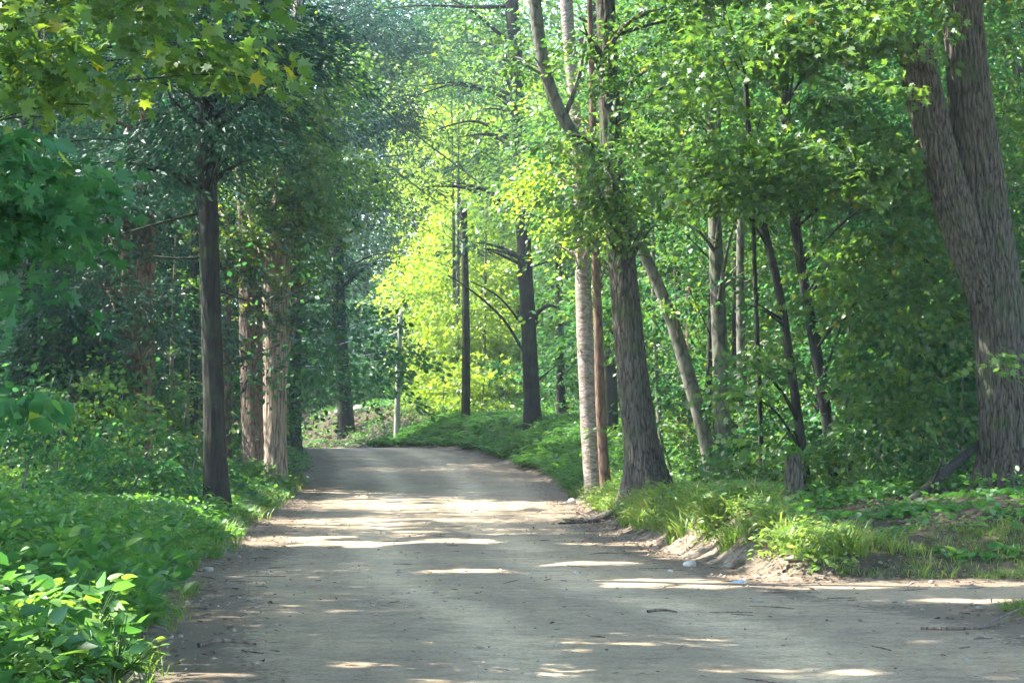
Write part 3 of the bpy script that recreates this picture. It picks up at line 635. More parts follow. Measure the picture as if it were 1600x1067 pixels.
tree('maple_tree', 'faint upright trunk veiled by leaves left of the huge double trunk', 'tree',
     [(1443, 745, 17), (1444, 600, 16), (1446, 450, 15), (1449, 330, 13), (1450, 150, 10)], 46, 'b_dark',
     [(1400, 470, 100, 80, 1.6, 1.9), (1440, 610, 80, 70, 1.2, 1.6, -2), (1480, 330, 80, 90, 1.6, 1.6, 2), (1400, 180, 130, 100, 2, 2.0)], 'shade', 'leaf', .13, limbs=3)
BIG = [(1590, 765, 124), (1584, 700, 102), (1578, 620, 92), (1570, 540, 86), (1556, 460, 86), (1540, 380, 88), (1530, 300, 84), (1524, 230, 76), (1514, 140, 68), (1506, 60, 64), (1500, -20, 60), (1490, -200, 48), (1480, -450, 24)]
tree('maple_tree', 'huge old furrowed maple with a broken second stem at the right', 'tree', BIG, 36, 'b_maple',
     [(1365, 150, 45, 50, .8, 1.4, -2), (1390, 50, 50, 24, .6, 1.6, -1.5), (1430, 15, 50, 24, .5, 1.6, -1.5), (1570, 560, 60, 30, .5, .5, -2), (1480, -90, 220, 70, 3, 2.2, -1), (1560, 180, 60, 50, .8, .7, 2), (1480, -350, 260, 150, 4.5, 2.2), (1350, 30, 70, 30, .8, 1.2, -2)],
     'maple', 'maple', .13, limbs=0, extra=[[(1450, 100, 10), (1400, 70, 6), (1350, 40, 2)], [(1500, 20, 16), (1420, -60, 12), (1340, -110, 5)], [(1520, 320, 6), (1560, 300, 4), (1610, 290, 2)]], seg=120, ridge=.13, flare=.5, step=.05,
     stems=[[(1540, 480, 50, 35.8), (1508, 380, 62, 35.6), (1482, 300, 62, 35.6), (1462, 230, 60, 35.6), (1447, 160, 58, 35.6), (1437, 110, 60, 35.6), (1432, 84, 58, 35.6), (1436, 70, 34, 35.6)]])
# ---- snag, log
e = empty('tree_stump', at(1242, 780, 35.5), 'broken brown stump hidden in leaves behind the grassy bank', 'stump')
w = Wood(); w.tube([at(1242, 800, 35.5), at(1241, 745, 35.5), at(1240, 712, 35.5)], [.17, .15, .12], seg=18, ridge=.12, flare=.25, step=.08); w.build('trunk', M['b_maple'], e)
w = Wood(); w.tube([at(1395, 805, 33.5), at(1440, 772, 34), at(1490, 725, 35), at(1532, 692, 36)], [.10, .09, .08, .07], seg=14, ridge=.08, step=.12)
w.tube([at(1455, 760, 34.2), at(1462, 730, 34.2), at(1475, 716, 34)], [.03, .02, .01], seg=6)
tag(w.build('fallen_log', M['b_dark']), 'long dark fallen log leaning against the base of the huge maple', 'log')

# ---- slender trees the photograph shows in the middle distance, right
MID = 'slender trees in the right hand wood'
for (pts, d_, bark, lb, bl) in [
    ([(1036, 735, 9), (1026, 600, 8), (1022, 480, 8), (1018, 300, 6)], 56, 'b_grey', 'thin pale trunk showing between the stout dark trunk and the leaning one', [(1040, 420, 40, 40, 1.2)]),
    ([(1080, 770, 16), (1080, 690, 15), (1079, 600, 14), (1076, 450, 11)], 58, 'b_brown', 'short brown trunk section below the leaning curved trunk', [(1085, 560, 40, 30, 1.2), (1060, 640, 40, 30, 1)]),
    ([(1066, 720, 12), (1062, 560, 12), (1058, 420, 11), (1050, 340, 10), (1046, 180, 8)], 60, 'b_dark', 'dark thin trunk crossing behind the leaning curved trunk', [(1080, 330, 60, 50, 1.5)]),
    ([(1146, 760, 12), (1148, 560, 12), (1150, 400, 11), (1152, 200, 9)], 52, 'b_dark', 'narrow dark trunk squeezed between the mottled trunk and the grey one', [(1150, 300, 70, 60, 1.5)]),
    ([(1500, 740, 10), (1506, 560, 10), (1512, 400, 9), (1514, 250, 7)], 50, 'b_brown', 'brown thin trunk just left of the huge maple', [(1490, 520, 60, 60, 1.5), (1500, 420, 50, 50, 1.5)]),
    ([(1368, 745, 8), (1372, 600, 7), (1380, 420, 6), (1386, 250, 5)], 48, 'b_dark', 'very thin stem in the shaded leaves halfway to the huge maple', [(1370, 620, 70, 50, 1.3), (1360, 400, 80, 70, 1.5)]),
    ([(880, 735, 16), (876, 640, 15), (874, 500, 13), (872, 350, 10)], 82, 'b_dark', 'dusky trunk in shade just left of the birch', [(895, 560, 35, 60, 2), (895, 660, 35, 30, 2)]),
    ([(1190, 745, 8), (1186, 600, 8), (1180, 450, 7), (1176, 300, 6)], 43, 'b_dark', 'thin upright dark stem just left of the crooked trunk', []),
    ([(1330, 742, 9), (1322, 600, 8), (1330, 480, 8), (1340, 380, 6)], 41, 'b_dark', 'slightly bent dark stem right of the slanting smooth trunk', [(1350, 380, 40, 30, 1.0)]),
    ([(1212, 745, 9), (1214, 600, 8), (1214, 440, 8)], 55, 'b_grey', 'thin grey stem between the mottled trunks and the crooked one', [(1230, 520, 60, 50, 1.3)]),
]:
    tree('slender_tree', lb, 'tree', pts, d_, bark, bl, 'maple' if d_ < 70 else 'shade', 'leaf', .13, limbs=3, seg=10, flare=.15, cov=1.7, group=MID)

# ------------------------------------------------------------------ woods behind (trees one by one)
def wood_tree(x, y, H, rad, cz0, leafm, kind, size, cov, label, group, name, spread=2.6, bark='b_dark', k=20, L=1.2, tint=None, nb=5, cat='tree', mask=.92, hz=1.0, tx=0, ty=0):
    z = float(ground(x, y)); e = empty(name, (x, y, z), label, cat, group)
    w = Wood(); lean = rng.normal(size=2) * .35 + [tx, ty]
    P = np.array([[x, y, z - .3], [x + lean[0] * .3, y + lean[1] * .3, z + H * .4], [x + lean[0], y + lean[1], z + H]])
    w.tube(P, [rad, rad * .8, rad * .2], seg=10, flare=.3, step=.6)
    lv = Leaves()
    for i in range(nb):
        f = (i + .5) / nb
        zz = z + cz0 + (H - cz0) * f
        sp = spread * (1 - .55 * f) * (.8 + .4 * rng.random()) if kind == 'needle' else spread * (.7 + .5 * math.sin(math.pi * (f * .8 + .15)))
        off = rng.normal(size=2) * sp * .35
        c = np.array([x + lean[0] * f + off[0], y + lean[1] * f + off[1], zz]); r = (sp, sp, (H - cz0) / nb * .62 * hz)
        blob(lv, c, r, cov, size, kind, L, k, tint=tint, mask=mask)
        for q in range(2):
            tip, _ = ellipsoid_pts(1, c, np.array(r) * .8); tip = tip[0]; zs = max(z + cz0 * .7, tip[2] - sp * .4)
            fz = min(1, (zs - z) / H); st = np.array([x + lean[0] * fz, y + lean[1] * fz, min(zs, z + H)])
            w.tube([st, (st + tip) / 2 + [0, 0, .15], tip], [rad * .25, rad * .15, .01], seg=5, step=.6, cap=False)
    w.build('trunk', M[bark], e); lv.build('crown', M[leafm], e)
    return e

def X(px, d): return (px - 800) / F * d
# sunlit beeches beyond the mound, in the bright gap
for i, (px, d) in enumerate([(712, 101), (715, 97), (755, 96), (810, 101), (716, 108), (735, 106), (790, 110), (850, 106), (710, 118), (700, 119), (770, 122), (730, 99), (780, 99), (712, 125), (745, 114)]):
    wood_tree(X(px, d), d, 9 + 6 * rng.random() + (d - 95) * .25, .10, .2, 'beech', 'quad', .20, 1.5, 'bright sunlit young beech in the glowing gap behind the mound', 'sunlit beeches beyond the mound', 'beech_tree',
              spread=2.2, bark='b_grey', tint=.55 + .25 * rng.random(), nb=6, L=1.3)
for (px, py, d) in [(690, 690, 93), (712, 680, 93), (750, 665, 92), (790, 660, 92)]:
    x = X(px, d); wood_tree(x, d, 1.2 + 1.6 * rng.random(), .03, .1, 'beech', 'quad', .17, .9, 'low glowing yellow green bush at the top of the ferny mound', 'bushes above the mound', 'leafy_bush', spread=1.3, bark='b_grey', nb=2, cat='bush', tint=.65, L=.8)
# far trees round the bend
for (px, d, h) in [(450, 128, 16), (485, 134, 18), (515, 126, 20), (570, 132, 18), (612, 140, 22), (430, 112, 14), (660, 138, 22), (720, 136, 22), (790, 134, 22), (860, 130, 20), (900, 120, 18), (545, 150, 24), (470, 150, 24)]:
    wood_tree(X(px, d), d, h, .22, 1.5, 'pine' if px < 640 else 'maple', 'needle' if px < 640 else 'quad', .34 if px < 640 else .24, 1.7,
              'hazy forest tree far beyond the bend of the road', 'far trees beyond the bend', 'forest_tree', spread=3.4, k=26, L=1.9, nb=6)
for (px, d, h) in [(468, 118, 4.0), (500, 121, 4.6), (560, 119, 4.2), (590, 121, 5.0), (520, 124, 6), (600, 112, 2.2), (575, 113, 1.6), (452, 113, 3), (480, 114, 1.3), (512, 116, 2.4), (610, 118, 5), (640, 122, 6), (505, 113, 1.0), (580, 117, 3.2), (590, 109, 1.2)]:
    wood_tree(X(px, d), d, h, .05, .1, 'hemlock' if h > 4.1 else 'shade', 'needle' if h > 4.1 else 'quad', .32 if h > 4.1 else .2, 1.8, 'dusky low tree in the brush beyond the end of the road', 'dusky brush beyond the end of the road', 'young_tree', spread=1.6, nb=3, k=26, L=1.3)
# right hand wood
for i in range(46):
    d = 50 + 50 * (i / 46) ** .9 + rng.random() * 4
    px = 870 + 900 * ((i * .618034) % 1)
    px = max(px, 800 + (edgeR(d) + (5.6 if 54 < d < 86 else 2.8) + 3 * rng.random()) * F / d)
    wood_tree(X(px, d), d, 11 + 5 * rng.random(), .07 + .09 * rng.random(), .6 + 1.2 * rng.random(), 'shade' if i % 3 else 'maple', 'quad', .16 if d < 70 else .21, 1.5,
              'leafy maple deep in the right hand wood behind the nearer trunks', 'trees deep in the right hand wood', 'forest_tree', spread=2.3 + rng.random(), nb=6, bark=['b_dark', 'b_grey', 'b_maple'][i % 3])
# left hand wood
for i in range(44):
    d = 46 + 62 * (i / 44) ** .95 + rng.random() * 4
    px = -160 + 600 * ((i * .618034 + .3) % 1)
    if X(px, d) > edgeL(d) - 2.0: px = 800 + (edgeL(d) - 2.2 - 3 * rng.random()) * F / d
    con = i % 2 == 0
    wood_tree(X(px, d), d, 12 + 5 * rng.random(), .08 + .1 * rng.random(), 1.0 + 2 * rng.random(), 'hemlock' if con else 'shade', 'needle' if con else 'quad', .27 if con else .18, 1.35,
              'shaded tree deep in the left hand wood behind the nearer trunks', 'trees deep in the left hand wood', 'forest_tree', spread=2.3 + rng.random(), nb=5, bark=['b_dark', 'b_brown'][i % 2], k=26, L=1.4)
for (pts, d_, bl, lb) in [
    ([(543, 700, 27), (538, 620, 24), (532, 540, 22), (528, 460, 19), (526, 250, 15), (524, 0, 11), (522, -150, 6)], 92, [(560, 60, 170, 44, 3, 3.4), (620, 130, 120, 30, 3, 3.0), (540, 200, 130, 40, 3, 2.8), (620, 260, 100, 24, 3, 2.2), (680, 40, 90, 30, 3, 2.0), (500, 330, 90, 40, 3, 2.0), (560, 400, 90, 26, 3, 1.2), (520, -40, 170, 50, 3, 2.2), (600, 400, 60, 34, 3, 2.4), (590, 330, 70, 40, 3, 2.6), (480, 120, 120, 50, 3, 2.4), (470, 230, 100, 40, 3, 2.0), (560, -10, 170, 50, 3, 2.6), (500, 400, 60, 24, 3, 1.8)], 'broad dark blue trunk far down beyond the road crest under layered boughs')]:
    if d_ > 83 and d_ < 93:
        pts = [(a, b, c) for a, b, c in pts]
    sh = {92: -0, 84: -0, 90: 0}[d_]
    tree('hemlock_tree', lb, 'tree', pts, d_ + (9 if d_ == 92 else 14 if d_ == 84 else 4), 'b_dark', bl, 'pine' if d_ == 90 else 'hemlock', 'needle', .27, limbs=3, L=1.6, k=34, mask=.5, flare=.3, droop=.15, tint=.5)
# boughs over the far road and centre
for (x, y, h, c0, sp) in [(-12.5, 66, 17, 8.5, 4.8), (-12, 80, 20, 9, 5.0), (3.0, 66, 18, 6.5, 3.6), (4.2, 80, 20, 6, 4), (-13.5, 55, 17, 8, 4.5)]:
    wood_tree(x, y, h, .24, c0, 'pine' if x < 0 else 'maple', 'needle' if x < 0 else 'quad', .26 if x < 0 else .18, 1.3, 'tall tree whose boughs arch over the far part of the road', 'trees arching over the far road', 'forest_tree',
              spread=sp, nb=5, k=30, L=1.7, tx=1.5 if x < 0 else -1)
# understory saplings right, nearer: fill the shade between trunks
for i, (px, d, h, lm) in enumerate([(1190, 48, 2.4, 'maple'), (1250, 47, 2.0, 'maple'), (1345, 42, 4.5, 'shade'), (1400, 41, 5.0, 'shade'), (1470, 42, 6.5, 'shade'), (1340, 37, 1.6, 'maple'), (1200, 37, .9, 'maple'), (1160, 38, .8, 'maple'),
                                    (1095, 50, 1.4, 'maple'), (1500, 39.5, 3.0, 'shade'), (1060, 50, 1.5, 'maple'), (1600, 44, 8, 'shade'), (1640, 40, 9, 'maple'), (1380, 45, 9, 'shade'), (1300, 55, 9, 'maple'), (1160, 58, 7, 'maple')]):
    wood_tree(X(px, d), d, h, .03, .25, lm, 'leaf', .13, 1.5, 'low maple sapling in the undergrowth between the right hand trunks', 'saplings between the right hand trunks', 'sapling', spread=1.2 + .08 * h, nb=max(2, int(h / 1.1)), bark='b_grey', L=.8)
for i, (px, d, h) in enumerate([(290, 43, 1.5), (250, 44, 1.3), (300, 50, 2.2), (345, 47, .9), (80, 40, 2.4), (20, 34, 2.0), (140, 46, 2.6), (190, 38, 1.5), (110, 58, 3), (30, 55, 3.5), (350, 66, 1.6), (330, 68, 4), (280, 70, 5)]):
    wood_tree(X(px, d), d, h, .025, .15, ['maple', 'shade'][i % 2], 'leaf', .12, 1.5, 'leafy bush in the undergrowth between the left hand trunks', 'bushes between the left hand trunks', 'leafy_bush', spread=.9 + .1 * h, nb=max(2, int(h / 1.1)), bark='b_grey', L=.7, cat='bush')

# unseen canopy trees added outside the frame so their crowns shade the road
ci = 0
for (x, y) in [(-6.5, 9), (-7, 16), (-7.5, 22), (-8.5, 30), (5.6, 12), (-5, 3), (10.5, 24), (-11, 4), (-17, 12), (-12, 20), (-20, 26), (-13, 31), (-22, 40), (-15, 46), (-24, 54), (-17, 62), (-26, 70), (-19, 78), (-28, 88), (-30, 18), (-32, 34), (-33, 60), (-36, 80), (-9, 26), (-11, 38),
               (8, 8), (11, 16), (13, 27), (10, 33), (16, 40), (18, 52), (14, 60), (22, 34), (7, 46), (20, 70), (26, 58), (24, 20), (12, 78), (30, 84), (-34, 4), (-22, 0), (9, 90), (-24, 103), (-20, 98), (-28, 110), (-23, 92), (-31, 100)]:
    H = 21 + 3 * rng.random(); z = float(ground(x, y))
    e = empty('unseen_shade_tree', (x, y, z), 'tall unseen canopy tree added outside the picture to shade the road', 'tree', 'unseen canopy trees added for shade')
    w = Wood(); w.tube([[x, y, z - .3], [x + .2, y, z + 8], [x + .4, y, z + H]], [.3, .24, .05], seg=10, flare=.4, step=1)
    lv = Leaves()
    zlow = max(11.0, CAMZ + .2 * (y + 4) * 1.05 + 1.2)
    for i in range(9):
        a = rng.random() * 6.28; q = 5.0 * math.sqrt(rng.random())
        c = np.array([x + q * math.cos(a), y + q * math.sin(a), max(zlow, z + 12) + 5 * rng.random()])
        n = 120; P, d_ = ellipsoid_pts(n, c, (3.6, 3.6, 1.3)); D = d_ * [1, 1, .2] + rng.normal(size=(n, 3)) * [.5, .5, .1]
        sprays(lv, P, D, 1.5 + rng.random(n), 22, .22, 'quad', flat=.5)
        w.tube([[x + .2, y, z + 9 + i * .8], (c + [x, y, z + 10 + i]) / 2, c], [.09, .06, .02], seg=5, step=1, cap=False)
    w.build('trunk', M['b_grey'], e); lv.build('crown', M['maple'], e)

# far-off wood closing the view
lv = Leaves()
n = 9000
P = np.stack([rng.uniform(-60, 60, n), rng.uniform(150, 185, n), rng.uniform(0, 50, n)], 1)
P[:, 2] += 2.0
keep = P[:, 2] < 40 + 12 * fbm(P[:, 0] * .12 + 3, P[:, 1] * .1, 2); P = P[keep]
sprays(lv, P, rng.normal(size=(len(P), 3)) * [1, 1, .2], 3.5 + rng.random(len(P)), 26, .5, 'quad', mask=False, flat=.6)
tag(lv.build('distant_forest', M['maple']), 'hazy green wood closing the view far behind the bend', 'forest', kind='stuff')

# ------------------------------------------------------------------ ground cover
def scatter(n, x0, x1, y0, y1, f):
    x = rng.uniform(x0, x1, n); y = rng.uniform(y0, y1, n); m = rng.random(n) < f(x, y); return x[m], y[m]
def herbs(x, y, h, nl, size, kind, lv, tint=.4, spread=.2, mask=None, up=.35):
    n = len(x); z = ground(x, y)
    a = rng.random((n, nl)) * 2 * np.pi; hh = np.asarray(h).reshape(-1, 1) * (.3 + .7 * rng.random((n, nl)))
    q = spread * rng.random((n, nl)) ** .6
    P = np.stack([x[:, None] + np.cos(a) * q, y[:, None] + np.sin(a) * q, z[:, None] + hh], -1)
    A = np.stack([np.cos(a), np.sin(a), rng.normal(size=a.shape) * .4 + up - .3], -1)
    Nn = np.array([0, 0, 1.0]) + rng.normal(size=P.shape) * .4
    tt = np.clip(tint + (rng.random((n, 1)) - .5) * .5 + rng.normal(size=a.shape) * .12, 0, .93)
    sz = size * (.5 + .8 * rng.random(a.shape))
    lv.add(P.reshape(-1, 3), A.reshape(-1, 3), Nn.reshape(-1, 3), sz.ravel(), tt.ravel(), kind)
# left verge: near, broad leaves
lv = Leaves()
def fl(x, y): s = sdf(x, y); return (s > .12 + .35 * fbm(x * 1.3, y * .9, 2)) * np.clip(.45 + 1.1 * fbm(x * .6, y * .5, 2), 0, 1)
x, y = scatter(6000, -8, -2, 9, 22, fl); s = sdf(x, y)
m = fbm(x * .9 + 11, y * .8 + 5, 2) > .5
hh = .08 + .50 * sstep(0, 1.6, s) * (.15 + 1.4 * fbm(x * .9, y * .9, 2))
herbs(x[m], y[m], hh[m], 9, .115, 'heart', lv, .5, .22); herbs(x[~m], y[~m], hh[~m], 13, .085, 'leaf', lv, .3, .22)
x, y = scatter(13000, -15, -3, 22, 44, fl); s = sdf(x, y)
herbs(x, y, .08 + .34 * sstep(0, 1.8, s) * (.3 + 1.4 * fbm(x * .6, y * .6, 2)), 8, .11, 'leaf', lv, .4, .22)
x, y = scatter(9000, -24, -5, 44, 72, fl); s = sdf(x, y)
herbs(x, y, .10 + .4 * sstep(0, 1.6, s) * (.5 + fbm(x * .6, y * .6, 2)), 8, .14, 'quad', lv, .4, .25)
# taller leafy clumps and feathery stalks break the carpet
x, y = scatter(900, -10, -2.6, 12, 40, lambda x, y: (sdf(x, y) > .5) * (fbm(x * .5 + 20, y * .4, 2) > .52)); herbs(x, y, .25 + .4 * rng.random(len(x)), 16, .09, 'leaf', lv, .6, .25)
x, y = scatter(1500, -9, -2.4, 11, 30, lambda x, y: (sdf(x, y) > .15) * (fbm(x * .7 + 60, y * .6, 2) > .5)); herbs(x, y, .2 + .45 * rng.random(len(x)), 26, .055, 'needle', lv, .75, .16, up=.9)
x, y = scatter(700, -7, -2.4, 11, 26, lambda x, y: (sdf(x, y) > .1)); herbs(x, y, .25 + .4 * rng.random(len(x)), 7, .17, 'leaf', lv, .2, .2, up=.8)
tag(lv.build('undergrowth', M['herb']), 'dense low green weeds and leafy herbs covering the left verge', 'undergrowth', kind='stuff')
# right: grass, weeds
def frr(x, y):
    s = sdf(x, y); return (s > .02 + .62 * fbm(x * 1.5 + 9, y * 1.2, 2)) * (y > 24.2)
lv = Leaves()
def blades(x, y, ln, nb, lv, tint=.5, sp=.06, wide=1.0):
    n = len(x); z = ground(x, y); a = rng.random((n, nb)) * 2 * np.pi; q = sp * rng.random((n, nb))
    P = np.stack([x[:, None] + np.cos(a) * q, y[:, None] + np.sin(a) * q, z[:, None] + 0 * a - .02], -1)
    A = np.stack([np.cos(a) * .75 - .1, np.sin(a) * .75 - .15, .75 + .5 * rng.random(a.shape)], -1)
    Nn = -np.stack([np.cos(a), np.sin(a), -1 + 0 * a], -1) + rng.normal(size=P.shape) * .2
    Nn = np.stack([-np.cos(a), -np.sin(a), 1 + 0 * a], -1) + rng.normal(size=P.shape) * .25
    tt = np.clip(tint + (rng.random((n, 1)) - .5) * .4 + rng.normal(size=a.shape) * .14, 0, .93); tt = np.where(rng.random(a.shape) < .02, 1.0, tt)
    lv.add(P.reshape(-1, 3), A.reshape(-1, 3), Nn.reshape(-1, 3), (np.asarray(ln).reshape(-1, 1) * (.6 + .6 * rng.random(a.shape))).ravel(), tt.ravel(), 'blade')
T['blade'][0][:, 0] *= 1.1
x, y = scatter(7000, 1.2, 4.9, 24.3, 37, lambda x, y: frr(x, y) * (x < 5.2 - .12 * (y - 24)) * (sdf(x, y) < 1.9) * np.clip(3.2 * fbm(x * 1.4, y * 1.2, 2) - 1.1, 0, 1))
blades(x, y, (.08 + .5 * fbm(x * 2.1 + 5, y * 2.1, 2)) * np.clip(1.25 - .22 * (x - 2.4), .4, 1.1), 7, lv, .55)
x, y = scatter(2600, 1.2, 4, 36, 56, lambda x, y: frr(x, y) * (sdf(x, y) < 1.6)); blades(x, y, .34, 8, lv, .5)
x, y = scatter(5200, 3.6, 10, 24.2, 27.5, lambda x, y: (sdf(x, y) > .1) * np.clip((x - 3.8) * .5, 0, 1) * np.clip(3 * fbm(x, y, 2) - .9, .15, 1)); blades(x, y, .13, 9, lv, .42, .1)
x, y = scatter(900, 3.8, 7, 18.4, 20.6, lambda x, y: (sdf(x, y) > .1)); blades(x, y, .14, 9, lv, .4, .1)
x, y = scatter(1500, -6.4, -3.2, 24, 60, lambda x, y: (sdf(x, y) > .05) * (sdf(x, y) < .9)); blades(x, y, .32, 8, lv, .5)
x, y = scatter(420, -3.3, -2.0, 12, 24, lambda x, y: (sdf(x, y) > -.05) * (sdf(x, y) < .4)); blades(x, y, .2, 8, lv, .45)
x, y = scatter(4600, 1.2, 4.6, 24.3, 50, lambda x, y: (sdf(x, y) > .2) * (x < 3.9 + .25 * rng.random(len(x))) * (sdf(x, y) < 2.4) * (fbm(x * .9 + 2, y * .8 + 8, 2) > .42)); herbs(x, y, .10 + .28 * rng.random(len(x)), 8, .085, 'leaf', lv, .5, .14)
tag(lv.build('grass', M['grassy']), 'arching yellow green grass tufts along the banks of the road', 'grass', kind='stuff')
lv = Leaves()
x, y = scatter(16000, 1.5, 20, 26, 62, lambda x, y: frr(x, y) * (sdf(x, y) > .7) * np.clip(1.8 * fbm(x * .8, y * .8, 2) - .35, 0, 1) * np.where((x > 3.6) & (y < 34), .12, 1))
herbs(x, y, .1 + .3 * rng.random(len(x)), 7, .12, 'leaf', lv, .35, .22)
x, y = scatter(2500, 4.4, 12, 25.5, 33, lambda x, y: np.clip(3 * fbm(x * .9 + 4, y * .9, 2) - 1.3, 0, 1)); herbs(x, y, .07, 7, .11, 'heart', lv, .25, .2)
x, y = scatter(12000, -1, 26, 62, 100, lambda x, y: frr(x, y)); herbs(x, y, .35, 7, .17, 'quad', lv, .35, .3)
x, y = scatter(8500, -40, 8, 92, 135, lambda x, y: sdf(x, y) > .3); herbs(x, y, .15 + .5 * sstep(-9, -4, x), 8, .2, 'quad', lv, .4, .4)
tag(lv.build('weeds', M['herb']), 'low weeds and seedlings under the right hand trees', 'weeds', kind='stuff')
# ferns on the mound
lv = Leaves()
x, y = scatter(3600, -6, 5, 54, 94, lambda x, y: (sdf(x, y) > .2) * (x > edgeL(y)) * (sdf(x, y) < 5))
n = len(x); nf = 7; kp = 9
a = rng.random((n, nf)) * 6.283; ln = .75 * (.6 + .5 * rng.random((n, nf)))
t = np.linspace(.1, 1, kp)
z = ground(x, y)
for sgn in (-1, 1):
    tt_ = t[None, None, :]
    px_ = x[:, None, None] + np.cos(a)[..., None] * ln[..., None] * tt_ * .85; py_ = y[:, None, None] + np.sin(a)[..., None] * ln[..., None] * tt_ * .85
    pz = z[:, None, None] + ln[..., None] * (1.1 * tt_ - .85 * tt_ ** 2) + .02
    P = np.stack([px_, py_, pz], -1).reshape(-1, 3)
    A = np.stack([-np.sin(a)[..., None] * sgn + .35 * np.cos(a)[..., None] + 0 * tt_, np.cos(a)[..., None] * sgn + .35 * np.sin(a)[..., None] + 0 * tt_, -.15 + 0 * a[..., None] * tt_], -1).reshape(-1, 3)
    sz = (.26 * ln[..., None] * (1.15 - tt_) + .03).ravel()
    lv.add(P, A, np.array([0, 0, 1.0]) + rng.normal(size=P.shape) * .2, sz, np.clip(np.repeat(rng.random(n) * .6 + .1, nf * kp) + rng.normal(size=len(P)) * .08, 0, .93), 'quad')
tag(lv.build('fern_patch', M['fern']), 'bank of shaded green ferns covering the mound beside the far road', 'ferns', kind='stuff')
# dead leaves
lv = Leaves()
x1, y1 = scatter(9000, 3.0, 14, 24.2, 40, lambda x, y: (sdf(x, y) > 0) * np.clip(2.4 * fbm(x * .7 + 2, y * .7, 2) - .6, .1, 1))
x2, y2 = scatter(12000, -5.5, 5.2, 11, 60, lambda x, y: (sdf(x, y) > -.9) * (sdf(x, y) < .6) * np.clip(sdf(x, y) + 1, .05, 1) * .9)
x3, y3 = scatter(700, -4, 5, 11, 40, lambda x, y: sdf(x, y) < 0)
x4, y4 = scatter(7000, -22, 2, 92, 128, lambda x, y: sdf(x, y) > 0)
x5, y5 = scatter(5000, 1.2, 6, 24, 52, lambda x, y: (sdf(x, y) > -.25) * (sdf(x, y) < .9))
for (x, y, s_) in ((x5, y5, .05), (x1, y1, .07), (x2, y2, .055), (x3, y3, .04), (x4, y4, .28)):
    n = len(x); z = np.where(sdf(x, y) < 0, road_h(x, y), ground(x, y)) + .012 + .02 * rng.random(n)
    A = rng.normal(size=(n, 3)) * [1, 1, .15]
    lv.add(np.stack([x, y, z], 1), A, np.array([0, 0, 1.0]) + rng.normal(size=(n, 3)) * .3, s_ * (.5 + .9 * rng.random(n)), rng.random(n) * .93, 'leaf')
tag(lv.build('fallen_leaves', M['litter']), 'brown dead leaves strewn along the road edges and under the trees', 'fallen leaves', kind='stuff')

# gravel: small irregular stones
def stones(n, pos, size, flatn=.6):
    oc = np.array([[1, 0, 0], [-1, 0, 0], [0, 1, 0], [0, -1, 0], [0, 0, 1], [0, 0, -1]], float)
    fc = np.array([[0, 2, 4], [2, 1, 4], [1, 3, 4], [3, 0, 4], [2, 0, 5], [1, 2, 5], [3, 1, 5], [0, 3, 5]])
    V = oc[None] * (size[:, None, None] * (.6 + .7 * rng.random((n, 6, 1)))) * np.array([1, .8, flatn])
    V = V + rng.normal(size=V.shape) * size[:, None, None] * .18 + pos[:, None]
    L = (np.arange(n) * 6)[:, None, None] + fc[None]
    return V.reshape(-1, 3), L.ravel()
x, y = scatter(20000, -5.5, 8, 11, 55, lambda x, y: (sdf(x, y) < .45) * np.clip(.14 + .9 * sstep(-1.6, 0, sdf(x, y)), 0, 1) * np.clip(3 * fbm(x * 1.6, y * 1.1, 2) - .9, .05, 1))
sz = .006 + .034 * rng.random(len(x)) ** 6 + .006 * rng.random(len(x))
V, Lp = stones(len(x), np.stack([x, y, np.maximum(road_h(x, y), ground(x, y)) + .004], 1), sz)
tag(mesh_np('gravel', V, 3, Lp, M['stone']), 'loose grey pebbles scattered over the dirt road', 'gravel', kind='stuff')
# twigs and bark crumbs on the track
w = Wood()
x, y = scatter(900, -5.5, 7, 11.5, 45, lambda x, y: (sdf(x, y) < .3) * np.clip(.1 + sstep(-1.6, 0, sdf(x, y)), 0, 1))
for xx, yy in zip(x, y):
    l = .05 + .22 * random.random() ** 2; a = random.random() * 3.14; z = float(road_h(np.array(xx), np.array(yy))) + .008
    dx, dy = l * math.cos(a), l * math.sin(a) * 1.2
    w.tube([[xx - dx, yy - dy, z], [xx + .02, yy, z + .012], [xx + dx, yy + dy, z]], [.004, .006, .003], seg=4, step=.15, lump=0, cap=False)
tag(w.build('forest_litter', M['b_twig']), 'dark twigs and bark crumbs lying on the dirt road', 'forest litter', kind='stuff')

# ------------------------------------------------------------------ single stones, sticks, litter
def rock(px, py, wpx, label, mat, zr=.6, dd=None):
    c = gp(px, py); r = wpx / 2 * c[1] / F
    z = max(float(ground(c[0], c[1])), float(road_h(np.array(c[0]), np.array(c[1]))))
    bpy_m = bpy.data.meshes.new('stone'); import bmesh
    bm = bmesh.new(); bmesh.ops.create_icosphere(bm, subdivisions=3, radius=1)
    sd = rng.random() * 30 + 5
    for v in bm.verts:
        q = float(vnoise(v.co.x * 1.5 + sd, v.co.y * 1.5 + sd, v.co.z * 1.5 + 3)); q2 = float(vnoise(v.co.x * 4 + sd, v.co.y * 4 + sd, v.co.z * 4 + 3))
        v.co *= .75 + .4 * q + .12 * q2; v.co.x *= r; v.co.y *= r * .8; v.co.z *= r * zr
    bm.to_mesh(bpy_m); bm.free(); bpy_m.materials.append(M[mat])
    for p in bpy_m.polygons: p.use_smooth = True
    o = bpy.data.objects.new('stone', bpy_m); COL.objects.link(o); o.location = (c[0], c[1], z + r * zr * .35); o.rotation_euler = (0, 0, rng.random() * 6)
    tag(o, label, 'stone')
